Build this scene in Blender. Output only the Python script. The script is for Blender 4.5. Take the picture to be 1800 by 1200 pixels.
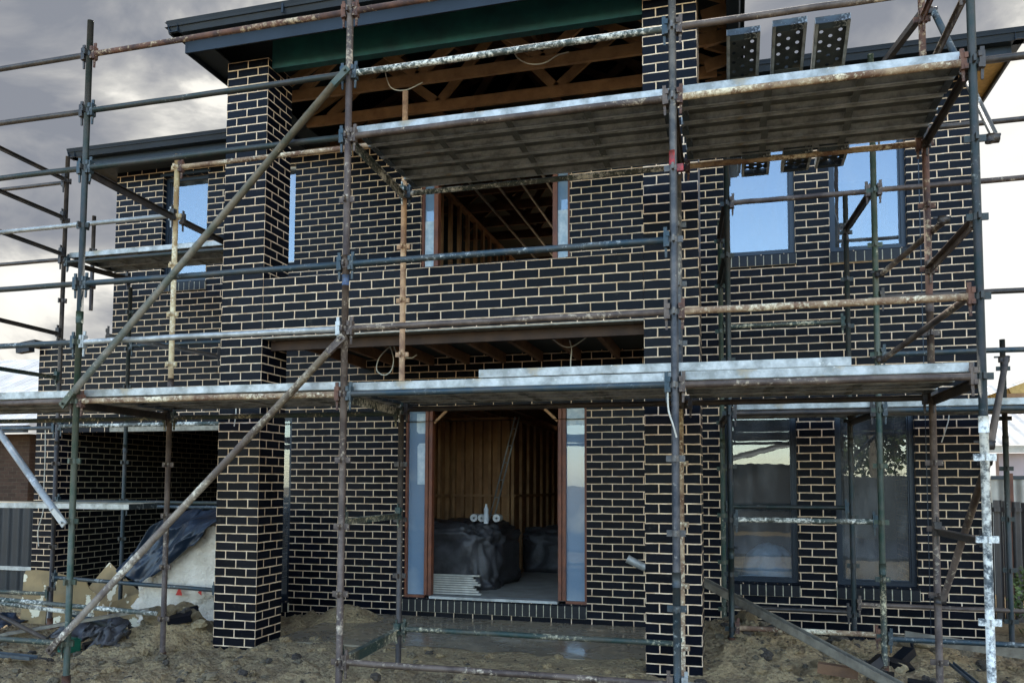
import bpy, math, random
from mathutils import Vector, noise
random.seed(7)
PI = math.pi
scene = bpy.context.scene
C = scene.collection
for o in list(bpy.data.objects): bpy.data.objects.remove(o)

# ------------------------------------------------------------------ camera
def setup_camera():
    cam = bpy.data.cameras.new("camera"); co = bpy.data.objects.new("camera", cam); C.objects.link(co)
    cam.sensor_width = 36.0; cam.lens = 1423.9/1800*36.0
    cam.shift_x = 0.0007; cam.shift_y = 0.0911
    cam.clip_start = 0.05; cam.clip_end = 2000
    from mathutils import Matrix
    r = Vector((0.96440, 0.26439, 0.00435)); u = Vector((0.01200, -0.06019, 0.99812)); f = Vector((-0.26416, 0.96253, 0.06122))
    m = Matrix(((r.x, u.x, -f.x, 5.0726), (r.y, u.y, -f.y, -7.1757), (r.z, u.z, -f.z, 1.6221), (0, 0, 0, 1)))
    co.matrix_world = m
    scene.camera = co
setup_camera()
scene.render.resolution_x = 1024; scene.render.resolution_y = 682
vs = scene.view_settings
vs.view_transform = 'Standard'; vs.look = 'None'; vs.gamma = 1.0; vs.use_curve_mapping = False
vs.exposure = 2.45

# ------------------------------------------------------------------ light
SUN_EL = math.radians(52); SUN_AZ = math.radians(-12)      # azimuth from +Y, behind the house
sd = bpy.data.lights.new("sun", 'SUN'); so = bpy.data.objects.new("sun", sd); C.objects.link(so)
sd.energy = 1.3; sd.angle = math.radians(8.0); sd.color = (1.0, 0.95, 0.86)
dv = Vector((math.sin(SUN_AZ)*math.cos(SUN_EL), math.cos(SUN_AZ)*math.cos(SUN_EL), math.sin(SUN_EL)))
so.rotation_euler = dv.to_track_quat('Z', 'Y').to_euler()

def world():
    w = bpy.data.worlds.new("World"); scene.world = w; w.use_nodes = True
    nt = w.node_tree; N = nt.nodes; L = nt.links; N.clear()
    out = N.new('ShaderNodeOutputWorld')
    sky = N.new('ShaderNodeTexSky'); sky.sky_type = 'NISHITA'; sky.sun_disc = False
    sky.sun_elevation = SUN_EL; sky.sun_rotation = SUN_AZ; sky.air_density = 1.3; sky.dust_density = 0.6; sky.ozone_density = 2.0
    b1 = N.new('ShaderNodeBackground'); b1.inputs['Strength'].default_value = 0.15
    L.new(sky.outputs[0], b1.inputs[0])
    tc = N.new('ShaderNodeTexCoord')
    sep = N.new('ShaderNodeSeparateXYZ'); L.new(tc.outputs['Generated'], sep.inputs[0])
    def math_(op, a, b=None, clamp=False):
        n = N.new('ShaderNodeMath'); n.operation = op; n.use_clamp = clamp
        for i, v in enumerate((a, b)):
            if v is None: continue
            if isinstance(v, (int, float)): n.inputs[i].default_value = v
            else: L.new(v, n.inputs[i])
        return n.outputs[0]
    # flatten the direction onto a cloud deck
    zz = math_('ADD', math_('MAXIMUM', sep.outputs[2], 0.0), 0.35)
    cx = math_('DIVIDE', sep.outputs[0], zz); cy = math_('DIVIDE', sep.outputs[1], zz)
    comb = N.new('ShaderNodeCombineXYZ'); L.new(cx, comb.inputs[0]); L.new(cy, comb.inputs[1])
    n1 = N.new('ShaderNodeTexNoise'); n1.inputs['Scale'].default_value = 4.2; n1.inputs['Detail'].default_value = 10; n1.inputs['Roughness'].default_value = 0.54; n1.inputs['Distortion'].default_value = 0.45
    mp1 = N.new('ShaderNodeMapping'); mp1.inputs['Scale'].default_value = (1.0, 1.0, 1.7); mp1.inputs['Location'].default_value = (0.3, 0.0, 0.55); L.new(tc.outputs['Generated'], mp1.inputs[0]); L.new(mp1.outputs[0], n1.inputs['Vector'])
    n2 = N.new('ShaderNodeTexNoise'); n2.inputs['Scale'].default_value = 1.3; n2.inputs['Detail'].default_value = 4
    mp = N.new('ShaderNodeMapping'); mp.inputs['Location'].default_value = (3.1, 7.7, 1.0); L.new(comb.outputs[0], mp.inputs[0]); L.new(mp.outputs[0], n2.inputs['Vector'])
    # cloud tone: grey-blue bases to bright edges, whiter towards the right
    tone = math_('ADD', n1.outputs[0], math_('MULTIPLY', sep.outputs[0], 0.20))
    tone = math_('ADD', tone, math_('MULTIPLY', sep.outputs[2], -0.42))
    tone = math_('ADD', math_('ADD', math_('MULTIPLY', math_('SUBTRACT', tone, 0.5), 1.6), 0.5), 0.34)
    cr = N.new('ShaderNodeValToRGB'); e = cr.color_ramp.elements
    e[0].position = 0.28; e[0].color = (0.21, 0.225, 0.26, 1)
    e[1].position = 0.76; e[1].color = (0.82, 0.82, 0.80, 1)
    x = e.new(0.42); x.color = (0.32, 0.325, 0.34, 1)
    x = e.new(0.52); x.color = (0.48, 0.475, 0.46, 1)
    x = e.new(0.61); x.color = (0.80, 0.775, 0.715, 1)
    L.new(tone, cr.inputs[0])
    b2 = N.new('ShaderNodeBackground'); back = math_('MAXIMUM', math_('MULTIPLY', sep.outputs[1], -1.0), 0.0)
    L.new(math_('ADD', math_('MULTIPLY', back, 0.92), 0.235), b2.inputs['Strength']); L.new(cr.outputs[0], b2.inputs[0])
    # cover: solid ahead (+Y), broken behind the camera where the sky is blue
    front = math_('ADD', math_('MULTIPLY', sep.outputs[1], 1.9), 1.05)
    cov = math_('ADD', math_('ADD', front, math_('MULTIPLY', math_('SUBTRACT', n1.outputs[0], 0.5), 2.6)), math_('MULTIPLY', math_('SUBTRACT', n2.outputs[0], 0.5), 3.2), clamp=True)
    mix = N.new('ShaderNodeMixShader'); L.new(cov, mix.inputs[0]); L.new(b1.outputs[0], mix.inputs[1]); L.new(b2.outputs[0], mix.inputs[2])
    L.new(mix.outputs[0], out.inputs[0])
world()

# ------------------------------------------------------------------ materials
def lin(h):
    r, g, b = h
    return tuple(((c/255)/12.92 if c/255 <= 0.04045 else ((c/255+0.055)/1.055)**2.4) for c in (r, g, b)) + (1,)
class NT:
    def __init__(s, name):
        s.m = bpy.data.materials.new(name); s.m.use_nodes = True
        s.N = s.m.node_tree.nodes; s.L = s.m.node_tree.links
        s.p = s.N['Principled BSDF']; s.out = s.N['Material Output']
    def n(s, t, **k):
        x = s.N.new(t)
        for a, b in k.items():
            if a.startswith('i_'): x.inputs[a[2:].replace('_', ' ')].default_value = b
            else: setattr(x, a, b)
        return x
    def ln(s, a, b): s.L.new(a, b)
    def coord(s, kind='Object', scale=None):
        tc = s.n('ShaderNodeTexCoord'); o = tc.outputs[kind]
        if scale:
            mp = s.n('ShaderNodeMapping'); mp.inputs['Scale'].default_value = scale; s.ln(o, mp.inputs[0]); o = mp.outputs[0]
        return o
    def noise(s, vec, scale, detail=4, rough=.55):
        x = s.n('ShaderNodeTexNoise'); x.inputs['Scale'].default_value = scale; x.inputs['Detail'].default_value = detail; x.inputs['Roughness'].default_value = rough
        s.ln(vec, x.inputs['Vector']); return x.outputs[0]
    def ramp(s, fac, a, b, ca=(0, 0, 0, 1), cb=(1, 1, 1, 1)):
        r = s.n('ShaderNodeValToRGB'); e = r.color_ramp.elements
        e[0].position = a; e[0].color = ca; e[1].position = b; e[1].color = cb; s.ln(fac, r.inputs[0]); return r.outputs[0]
    def mix(s, fac, a, b, mode='MIX'):
        x = s.n('ShaderNodeMix', data_type='RGBA', blend_type=mode)
        for sock, v in ((x.inputs[0], fac), (x.inputs[6], a), (x.inputs[7], b)):
            if isinstance(v, (float, int, tuple)): sock.default_value = v
            else: s.ln(v, sock)
        return x.outputs[2]
    def math(s, op, a, b=None, c=None):
        x = s.n('ShaderNodeMath', operation=op)
        for i, v in enumerate((a, b, c)):
            if v is None: continue
            if isinstance(v, (float, int)): x.inputs[i].default_value = v
            else: s.ln(v, x.inputs[i])
        return x.outputs[0]
    def bump(s, h, strength=.4, dist=.01):
        b = s.n('ShaderNodeBump'); b.inputs['Strength'].default_value = strength; b.inputs['Distance'].default_value = dist
        s.ln(h, b.inputs['Height']); s.ln(b.outputs[0], s.p.inputs['Normal'])
    def set(s, rough=None, metal=None, base=None, spec=None):
        if rough is not None: s.p.inputs['Roughness'].default_value = rough
        if metal is not None: s.p.inputs['Metallic'].default_value = metal
        if base is not None: s.p.inputs['Base Color'].default_value = base
        if spec is not None: s.p.inputs['Specular IOR Level'].default_value = spec
        return s

def mottled(name, a, b, scale=6, rough=.7, metal=0, bump=.2, bscale=40, stretch=None, spec=None):
    t = NT(name).set(rough, metal, spec=spec); co = t.coord(scale=stretch)
    f = t.ramp(t.noise(co, scale, 6, .6), .35, .65)
    t.ln(t.mix(f, lin(a), lin(b)), t.p.inputs['Base Color'])
    t.bump(t.noise(co, bscale, 5), bump, .01)
    return t.m

def brick(name, c1, c2, mortar, rough=.34):
    t = NT(name); uv = t.coord('UV')
    nz = t.n('ShaderNodeTexNoise'); nz.inputs['Scale'].default_value = 7; nz.inputs['Detail'].default_value = 3; t.ln(uv, nz.inputs['Vector'])
    vm = t.n('ShaderNodeVectorMath', operation='SUBTRACT'); t.ln(nz.outputs[1], vm.inputs[0]); vm.inputs[1].default_value = (.5, .5, .5)
    vs_ = t.n('ShaderNodeVectorMath', operation='SCALE'); t.ln(vm.outputs[0], vs_.inputs[0]); vs_.inputs['Scale'].default_value = .009
    va = t.n('ShaderNodeVectorMath', operation='ADD'); t.ln(uv, va.inputs[0]); t.ln(vs_.outputs[0], va.inputs[1])
    b = t.n('ShaderNodeTexBrick', offset=.5, offset_frequency=2, squash=1.0)
    t.ln(va.outputs[0], b.inputs['Vector'])
    b.inputs['Scale'].default_value = 1; b.inputs['Brick Width'].default_value = .24; b.inputs['Row Height'].default_value = .086
    b.inputs['Mortar Size'].default_value = .0056; b.inputs['Mortar Smooth'].default_value = .12; b.inputs['Bias'].default_value = 0
    b.inputs['Color1'].default_value = lin(c1); b.inputs['Color2'].default_value = lin(c2); b.inputs['Mortar'].default_value = lin(mortar)
    big = t.noise(uv, 1.3, 4); fine = t.noise(uv, 90, 3)
    col = t.mix(t.ramp(big, .45, .75, (0, 0, 0, 1), (.5, .5, .5, 1)), b.outputs[0], t.mix(.12, b.outputs[0], lin((60, 56, 50))))
    mort = t.mix(t.ramp(t.noise(uv, 9, 5), .35, .7), (1, 1, 1, 1), (.58, .52, .45, 1))
    col = t.mix(b.outputs[1], col, t.mix(1.0, b.outputs[0], mort, 'MULTIPLY'))
    # lime bloom and mortar smears
    sm = t.math('MULTIPLY', t.ramp(t.noise(uv, 5.5, 8, .7), .60, .74), .10)
    col = t.mix(sm, col, lin((150, 140, 120)))
    t.ln(col, t.p.inputs['Base Color'])
    t.ln(t.math('ADD', t.math('MULTIPLY', b.outputs[1], .9-rough), t.math('ADD', t.math('MULTIPLY', fine, .15), rough-.05)), t.p.inputs['Roughness'])
    t.set(spec=.09)
    h = t.math('ADD', t.math('MULTIPLY', b.outputs[1], -1.0), t.math('MULTIPLY', fine, .12))
    t.bump(h, .7, .006)
    return t.m

def pipe_mat(name, base, alt, splat, a=.5, s=.66, rough=.5, metal=.3, sscale=16):
    t = NT(name).set(rough, metal); co = t.coord()
    c = t.mix(t.ramp(t.noise(co, 5, 8, .65), a-.08, a+.08), lin(base), lin(alt))
    c = t.mix(t.ramp(t.noise(co, 26, 5, .7), .45, .7), c, t.mix(.45, c, lin(alt)))
    m = t.ramp(t.math('ADD', t.math('MULTIPLY', t.noise(co, sscale*1.6, 8, .75), .62), t.math('MULTIPLY', t.noise(co, 2.6, 3, .5), .38)), s-.035, s+.045)
    c = t.mix(m, c, lin(splat)); t.ln(c, t.p.inputs['Base Color'])
    t.ln(t.math('ADD', t.math('MULTIPLY', m, .35), rough), t.p.inputs['Roughness'])
    t.ln(t.math('MULTIPLY', t.math('SUBTRACT', 1.0, m), metal), t.p.inputs['Metallic'])
    t.bump(t.math('ADD', t.noise(co, 60, 5, .7), t.math('MULTIPLY', m, .8)), .5, .004)
    return t.m

MB = brick('dark_brick', (3, 6, 14), (15, 18, 27), (240, 212, 180))
MBI = brick('dark_brick_inner', (6, 8, 12), (10, 12, 16), (176, 164, 138), .5)
MBR = brick('brown_brick', (62, 48, 40), (76, 58, 48), (88, 78, 66), .8)
MSB = mottled('sill_brick', (6, 9, 16), (12, 15, 23), 8, .4, 0, .2, spec=.3)
MMORT = mottled('mortar', (205, 194, 168), (160, 150, 128), 30, .95, 0, .3)
PIPE = {
 'green': pipe_mat('green_painted_steel', (44, 66, 54), (78, 82, 70), (190, 184, 160), .5, .62),
 'darkgreen': pipe_mat('dark_green_steel', (34, 48, 46), (56, 56, 54), (150, 152, 144), .5, .64),
 'navy': pipe_mat('blue_black_steel', (38, 58, 68), (66, 70, 70), (180, 186, 184), .5, .60),
 'black': pipe_mat('black_steel', (46, 44, 44), (74, 66, 60), (150, 148, 140), .5, .66),
 'postblack': pipe_mat('grey_black_post_steel', (60, 62, 64), (96, 92, 88), (176, 166, 150), .5, .60, .5, .4),
 'rust': pipe_mat('rusty_steel', (108, 74, 58), (66, 48, 44), (190, 170, 140), .5, .58, .8, .1),
 'brown': pipe_mat('brown_oxide_steel', (102, 88, 78), (68, 56, 50), (196, 180, 156), .5, .59, .6, .2),
 'olive': pipe_mat('olive_grey_steel', (118, 108, 92), (80, 82, 70), (196, 186, 164), .5, .62, .6, .15),
 'greybrown': pipe_mat('grey_brown_steel', (138, 126, 110), (98, 86, 78), (216, 206, 184), .5, .57, .65, .15),
 'creamrust': pipe_mat('flaking_cream_rust_steel', (168, 144, 114), (106, 78, 60), (222, 208, 178), .5, .54, .85, .05, 24),
 'cream': pipe_mat('cream_lichen_steel', (206, 188, 146), (160, 132, 94), (232, 222, 194), .5, .55, .85, 0, 22),
 'orange': pipe_mat('orange_rust_steel', (190, 150, 112), (132, 98, 74), (222, 190, 150), .52, .56, .85, 0, 20),
 'galv': pipe_mat('galvanised_steel', (176, 178, 176), (136, 138, 136), (214, 216, 214), .5, .60, .45, .4),
 'snow': pipe_mat('white_spattered_steel', (50, 66, 62), (84, 84, 76), (226, 224, 212), .5, .52, .6, .1, 20),
 'splat': pipe_mat('mortar_spattered_green_steel', (36, 58, 54), (70, 70, 60), (206, 196, 164), .5, .57, .6, .1, 22),
 'whitepaint': pipe_mat('white_blotched_steel', (60, 70, 76), (140, 142, 140), (232, 232, 224), .5, .49, .7, .1, 14),
}
def plank_mat(name, holes, sandy=False):
    t = NT(name).set(.5, .35); co = t.coord()
    c = t.mix(t.ramp(t.noise(co, 7, 8, .65), .38, .62), lin((104, 106, 100)), lin((74, 76, 72))) if holes else t.mix(t.ramp(t.noise(co, 7, 8, .65), .38, .62), lin((184, 186, 184)), lin((128, 130, 126)))  # holed sheets get a darker colour carrying the shade under the decks
    c = t.mix(t.ramp(t.noise(co, 20, 6, .7), .62, .70), c, lin((206, 206, 200) if not holes else (130, 128, 118)))
    c = t.mix(t.ramp(t.noise(co, 3.3, 6, .6), .64, .72), c, lin((150, 136, 112)))
    if sandy: c = t.mix(t.ramp(t.noise(co, 4, 5, .6), .36, .44), c, lin((196, 180, 148)))
    t.ln(c, t.p.inputs['Base Color']); t.bump(t.noise(co, 50, 4, .7), .3, .004)
    if holes:
        uv = t.coord('UV'); sp = t.n('ShaderNodeSeparateXYZ'); t.ln(uv, sp.inputs[0])
        u, v = sp.outputs[0], sp.outputs[1]
        def dist(uu, vv, pu):
            fu = t.math('MULTIPLY', t.math('SUBTRACT', t.math('FRACT', t.math('DIVIDE', uu, pu)), .5), pu)
            return t.math('POWER', t.math('ADD', t.math('POWER', fu, 2.0), t.math('POWER', vv, 2.0)), .5)
        if holes == 2: d = dist(u, t.math('SUBTRACT', v, -.055), .10); rad = .0095
        else: d = t.math('MINIMUM', dist(u, t.math('SUBTRACT', t.math('ABSOLUTE', v), .062), .085), dist(t.math('ADD', u, .0425), v, .085)); rad = .013
        hole = t.math('LESS_THAN', d, rad)
        tr = t.n('ShaderNodeBsdfTransparent'); mx = t.n('ShaderNodeMixShader')
        t.ln(hole, mx.inputs[0]); t.ln(t.p.outputs[0], mx.inputs[1]); t.ln(tr.outputs[0], mx.inputs[2]); t.ln(mx.outputs[0], t.out.inputs[0])
    return t.m
MPH = plank_mat('perforated_galvanised_sheet', True)
MPH2 = plank_mat('drained_galvanised_sheet', 2)
MPL = plank_mat('galvanised_plank_side', False)
MPH2S = mottled('shaded_galvanised', (96, 98, 92), (76, 78, 74), 8, .6, .3)  # stiffener steel, same deck underside shade put into its colour
MPS = plank_mat('sandy_plank', False, True)
MPD = pipe_mat('dark_plank_end', (70, 82, 88), (50, 56, 58), (190, 196, 196), .5, .58, .6, .3, 18)
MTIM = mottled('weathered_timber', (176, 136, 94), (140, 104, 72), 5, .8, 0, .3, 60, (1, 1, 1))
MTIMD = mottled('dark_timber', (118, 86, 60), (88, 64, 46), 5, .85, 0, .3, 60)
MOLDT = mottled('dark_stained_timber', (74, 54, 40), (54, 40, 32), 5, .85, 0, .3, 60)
MRED = mottled('red_brown_timber_frame', (122, 70, 44), (92, 50, 34), 6, .55, 0, .2, 50)
MBEAM = mottled('green_treated_beam', (22, 82, 80), (16, 60, 64), 4, .6, 0, .2, 30)
MGUT = mottled('slate_blue_gutter', (32, 41, 50), (25, 33, 41), 3, .45, 0, .03, 20, spec=.25)
MTILE = mottled('dark_roof_tile', (30, 34, 42), (20, 22, 28), 6, .6, 0, .3, 20)
MSARK = mottled('dark_sarking', (26, 40, 42), (20, 28, 32), 3, .6, 0, .1, 10)
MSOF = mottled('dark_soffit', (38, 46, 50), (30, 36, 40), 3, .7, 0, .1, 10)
MYEL = mottled('yellow_particle_board', (205, 170, 104), (180, 146, 86), 20, .8, 0, .1, 80)
MFRAME = mottled('dark_aluminium_frame', (22, 32, 44), (28, 40, 52), 3, .35, .3, .02, 20)
MCONC = mottled('grey_concrete', (170, 164, 152), (146, 140, 128), 4, .75, 0, .2, 50)
MPLY = mottled('plywood_brown', (176, 132, 88), (140, 102, 68), 3, .8, 0, .15, 30)
MBLK = mottled('black_plastic_sheet', (50, 49, 50), (78, 76, 78), 5, .5, 0, 1.0, 11)
MBLUE = mottled('navy_plastic_sheet', (20, 32, 46), (30, 44, 60), 4, .4, 0, .6, 14)
MWHITE = mottled('white_painted', (215, 215, 210), (190, 190, 186), 8, .6, 0, .1, 40)
MPALE = mottled('pale_batten', (205, 200, 188), (178, 172, 160), 10, .7, 0, .1, 40)
MSTEEL = mottled('grey_steel_section', (84, 92, 98), (58, 62, 66), 7, .5, .4, .2, 40)
MWD = mottled('grey_weathered_board', (138, 130, 114), (98, 90, 78), 7, .85, 0, .3, 40)
MWIRE = mottled('white_cable', (200, 196, 184), (170, 166, 150), 8, .6)
MGREENB = mottled('green_plastic', (16, 96, 72), (12, 76, 60), 5, .5)
MIRON = mottled('lintel_steel', (150, 146, 132), (110, 104, 92), 20, .6, .2)
def slab_mat():
    t = NT('wet_grey_slab'); co = t.coord()
    c = t.mix(t.ramp(t.noise(co, 2.2, 7, .6), .38, .66), lin((122, 112, 96)), lin((150, 134, 108)))
    c = t.mix(t.ramp(t.noise(co, 9, 7, .7), .58, .68), c, lin((142, 126, 98)))
    t.ln(c, t.p.inputs['Base Color'])
    t.ln(t.ramp(t.noise(co, 3, 5, .6), .4, .62, (.10, .10, .10, 1), (.42, .42, .42, 1)), t.p.inputs['Roughness'])
    t.bump(t.noise(co, 14, 5, .6), .12, .01); return t.m
MSLAB = slab_mat()
def dirt_mat():
    t = NT('dry_clay_dirt').set(.95); co = t.coord()
    a = t.noise(co, 1.1, 6, .6); b = t.noise(co, 7, 8, .7); d = t.noise(co, 45, 6, .7)
    c = t.mix(t.ramp(a, .38, .62), lin((178, 152, 112)), lin((142, 120, 90)))
    c = t.mix(t.ramp(b, .42, .62), c, lin((192, 168, 126)))
    c = t.mix(t.ramp(b, .57, .66), c, lin((92, 80, 64)))
    c = t.mix(t.ramp(d, .58, .72), c, lin((84, 74, 60)))
    t.ln(c, t.p.inputs['Base Color'])
    vo = t.n('ShaderNodeTexVoronoi', feature='F1'); vo.inputs['Scale'].default_value = 26; t.ln(co, vo.inputs['Vector'])
    t.bump(t.math('ADD', t.math('ADD', t.math('MULTIPLY', b, 1.4), d), t.math('MULTIPLY', vo.outputs['Distance'], -.9)), 1.0, .05); return t.m
MDIRT = dirt_mat()
def glass_mat(name, tint=(.9, .95, 1, 1), refl=.16, dust=.03, film=0, filmcol=(150, 175, 195)):
    t = NT(name); fr = t.n('ShaderNodeFresnel'); fr.inputs[0].default_value = 1.5
    f = t.math('ADD', t.math('MULTIPLY', fr.outputs[0], 1.2), refl-.05)
    tr = t.n('ShaderNodeBsdfTransparent'); tr.inputs[0].default_value = tint
    gl = t.n('ShaderNodeBsdfGlossy'); gl.inputs['Roughness'].default_value = .0; gl.inputs[0].default_value = (.80, .90, 1, 1)
    co = t.coord(); b = t.n('ShaderNodeBump'); b.inputs['Strength'].default_value = .05; b.inputs['Distance'].default_value = .01
    t.ln(t.noise(co, 3, 2), b.inputs['Height']); t.ln(b.outputs[0], gl.inputs['Normal'])
    m = t.n('ShaderNodeMixShader'); t.ln(f, m.inputs[0]); t.ln(tr.outputs[0], m.inputs[1]); t.ln(gl.outputs[0], m.inputs[2]); last = m.outputs[0]
    if film:
        d = t.n('ShaderNodeBsdfPrincipled'); d.inputs['Roughness'].default_value = .3
        t.ln(t.mix(t.ramp(t.noise(co, 2.2, 4, .5), .5, .9), lin(filmcol), lin((190, 204, 212))), d.inputs['Base Color'])
        b2 = t.n('ShaderNodeBump'); b2.inputs['Strength'].default_value = .4; b2.inputs['Distance'].default_value = .01
        t.ln(t.noise(co, 22, 5), b2.inputs['Height']); t.ln(b2.outputs[0], d.inputs['Normal'])
        m2 = t.n('ShaderNodeMixShader'); m2.inputs[0].default_value = film
        t.ln(last, m2.inputs[1]); t.ln(d.outputs[0], m2.inputs[2]); last = m2.outputs[0]
    if not film:
        d = t.n('ShaderNodeBsdfDiffuse'); d.inputs[0].default_value = (.62, .66, .68, 1); m2 = t.n('ShaderNodeMixShader')
        t.ln(t.math('ADD', t.math('MULTIPLY', t.ramp(t.noise(t.coord(scale=(1, 1, .35)), 5, 8, .7), .45, .8), .16), dust), m2.inputs[0]); t.ln(last, m2.inputs[1]); t.ln(d.outputs[0], m2.inputs[2]); last = m2.outputs[0]
    t.ln(last, t.out.inputs[0]); return t.m
MGL = glass_mat('window_glass', refl=.20)
MGLD = glass_mat('lower_window_glass', (.75, .8, .85, 1), refl=.13, dust=.05)
MFILM = glass_mat('film_covered_glass', refl=.2, film=.6, filmcol=(120, 152, 182))
def leaf_mat():
    t = NT('leaves').set(.6); co = t.coord()
    t.ln(t.mix(t.ramp(t.noise(co, 2.5, 3), .35, .65), lin((60, 80, 38)), lin((104, 120, 62))), t.p.inputs['Base Color']); return t.m
MLEAF = leaf_mat()
MBARK = mottled('pale_bark', (150, 138, 118), (112, 100, 84), 6, .9, 0, .4)

# ------------------------------------------------------------------ mesh helper
BASE = {}
class M:
    def __init__(s): s.v = []; s.f = []; s.uv = []; s.mi = []; s.cur = 0; s.sm = []
    def face(s, pts, uv=None, smooth=False):
        i = len(s.v); s.v += [tuple(p) for p in pts]; s.f.append(tuple(range(i, i+len(pts))))
        s.uv.append(uv or [(0, 0)]*len(pts)); s.mi.append(s.cur); s.sm.append(smooth)
    def mesh(s, vs, fs, smooth=False):
        i = len(s.v); s.v += [tuple(p) for p in vs]
        for f in fs: s.f.append(tuple(a+i for a in f)); s.uv.append([(0, 0)]*len(f)); s.mi.append(s.cur); s.sm.append(smooth)
    def box(s, x0, x1, y0, y1, z0, z1, mode='xz', ph=0.0):
        V = lambda *a: a
        def uvf(x, y, z, side):
            if mode == 'sill': return (z, x) if side != 'top' else (y, x)
            vv = z+.086*2
            if side == 'f': return (x+ph, vv)
            if side == 's': return (x1+ph+.12+y-y0, vv)
            if side == 'sl': return (x0+ph-.12-(y-y0)+4.8, vv)
            return (x+ph, y)
        for side, P in (('f', [(x0, y0, z0), (x1, y0, z0), (x1, y0, z1), (x0, y0, z1)]), ('f', [(x1, y1, z0), (x0, y1, z0), (x0, y1, z1), (x1, y1, z1)]),
                        ('s', [(x1, y0, z0), (x1, y1, z0), (x1, y1, z1), (x1, y0, z1)]), ('sl', [(x0, y1, z0), (x0, y0, z0), (x0, y0, z1), (x0, y1, z1)]),
                        ('top', [(x0, y0, z1), (x1, y0, z1), (x1, y1, z1), (x0, y1, z1)]), ('top', [(x0, y1, z0), (x1, y1, z0), (x1, y0, z0), (x0, y0, z0)])):
            s.face(P, [uvf(*p, side) for p in P])
        return s
    def obar(s, a, b, w, h, up=(0, 0, 1), ext=0):
        a = Vector(a); b = Vector(b); d = (b-a).normalized(); a = a-d*ext; b = b+d*ext
        sx = d.cross(Vector(up))
        if sx.length < 1e-4: sx = d.cross(Vector((1, 0, 0)))
        sx.normalize(); sy = sx.cross(d).normalized(); sx *= w/2; sy *= h/2
        P = [a-sx-sy, a+sx-sy, a+sx+sy, a-sx+sy, b-sx-sy, b+sx-sy, b+sx+sy, b-sx+sy]
        s.mesh(P, [(0, 1, 2, 3), (7, 6, 5, 4), (0, 4, 5, 1), (1, 5, 6, 2), (2, 6, 7, 3), (3, 7, 4, 0)]); return s
    def tube(s, a, b, r, n=12, r2=None, caps=True):
        s.path([a, b], r, n, caps, r2); return s
    def path(s, pts, r, n=10, caps=True, r2=None):
        pts = [Vector(p) for p in pts]; rings = []
        ref = None
        for i, p in enumerate(pts):
            d = (pts[min(i+1, len(pts)-1)]-pts[max(i-1, 0)]).normalized()
            if ref is None:
                ref = d.cross(Vector((0, 0, 1)))
                if ref.length < 1e-3: ref = Vector((1, 0, 0))
            ref = (ref-d*ref.dot(d)).normalized(); o = d.cross(ref)
            rr = r if r2 is None else r+(r2-r)*i/(len(pts)-1)
            rings.append([p+(ref*math.cos(2*PI*k/n)+o*math.sin(2*PI*k/n))*rr for k in range(n)])
        base = len(s.v)
        for rg in rings: s.v += [tuple(p) for p in rg]
        for i in range(len(rings)-1):
            for k in range(n):
                a = base+i*n+k; b = base+i*n+(k+1) % n
                s.f.append((a, b, b+n, a+n)); s.uv.append([(0, 0)]*4); s.mi.append(s.cur); s.sm.append(True)
        if caps:
            for q, rev in ((0, True), (len(rings)-1, False)):
                f = [base+q*n+k for k in range(n)]
                if not rev: f = f[::-1]
                s.f.append(tuple(f)); s.uv.append([(0, 0)]*n); s.mi.append(s.cur); s.sm.append(False)
        return s
    def build(s, name, mats, parent=None):
        if not isinstance(mats, (list, tuple)): mats = [mats]
        me = bpy.data.meshes.new(name); b = BASE.get(parent.name, Vector((0, 0, 0))) if parent else Vector((0, 0, 0))
        me.from_pydata([(x-b.x, y-b.y, z-b.z) for x, y, z in s.v], [], s.f)
        for m in mats: me.materials.append(m)
        ul = me.uv_layers.new(name='UVMap'); k = 0
        flat = []
        for u in s.uv:
            for q in u: flat += [q[0], q[1]]
        ul.data.foreach_set('uv', flat)
        me.polygons.foreach_set('material_index', s.mi); me.polygons.foreach_set('use_smooth', s.sm); me.update()
        o = bpy.data.objects.new(name, me); C.objects.link(o)
        if parent: o.parent = parent; BASE[o.name] = b
        else: BASE[o.name] = b
        return o
def thing(name, label, cat, loc, group=None):
    o = bpy.data.objects.new(name, None); C.objects.link(o); o.location = loc; o.empty_display_size = .1
    o['label'] = label; o['category'] = cat
    if group: o['group'] = group
    BASE[o.name] = Vector(loc); return o
def tag(o, label, cat, group=None):
    # recentre a one-mesh thing on its own base
    me = o.data; xs = [v.co for v in me.vertices]
    c = Vector((sum(v.x for v in xs)/len(xs), sum(v.y for v in xs)/len(xs), min(v.z for v in xs)))
    for v in me.vertices: v.co -= c
    o.location = c
    o['label'] = label; o['category'] = cat
    if group: o['group'] = group
    return o
def struct(o): o['kind'] = 'structure'; return o

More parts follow.
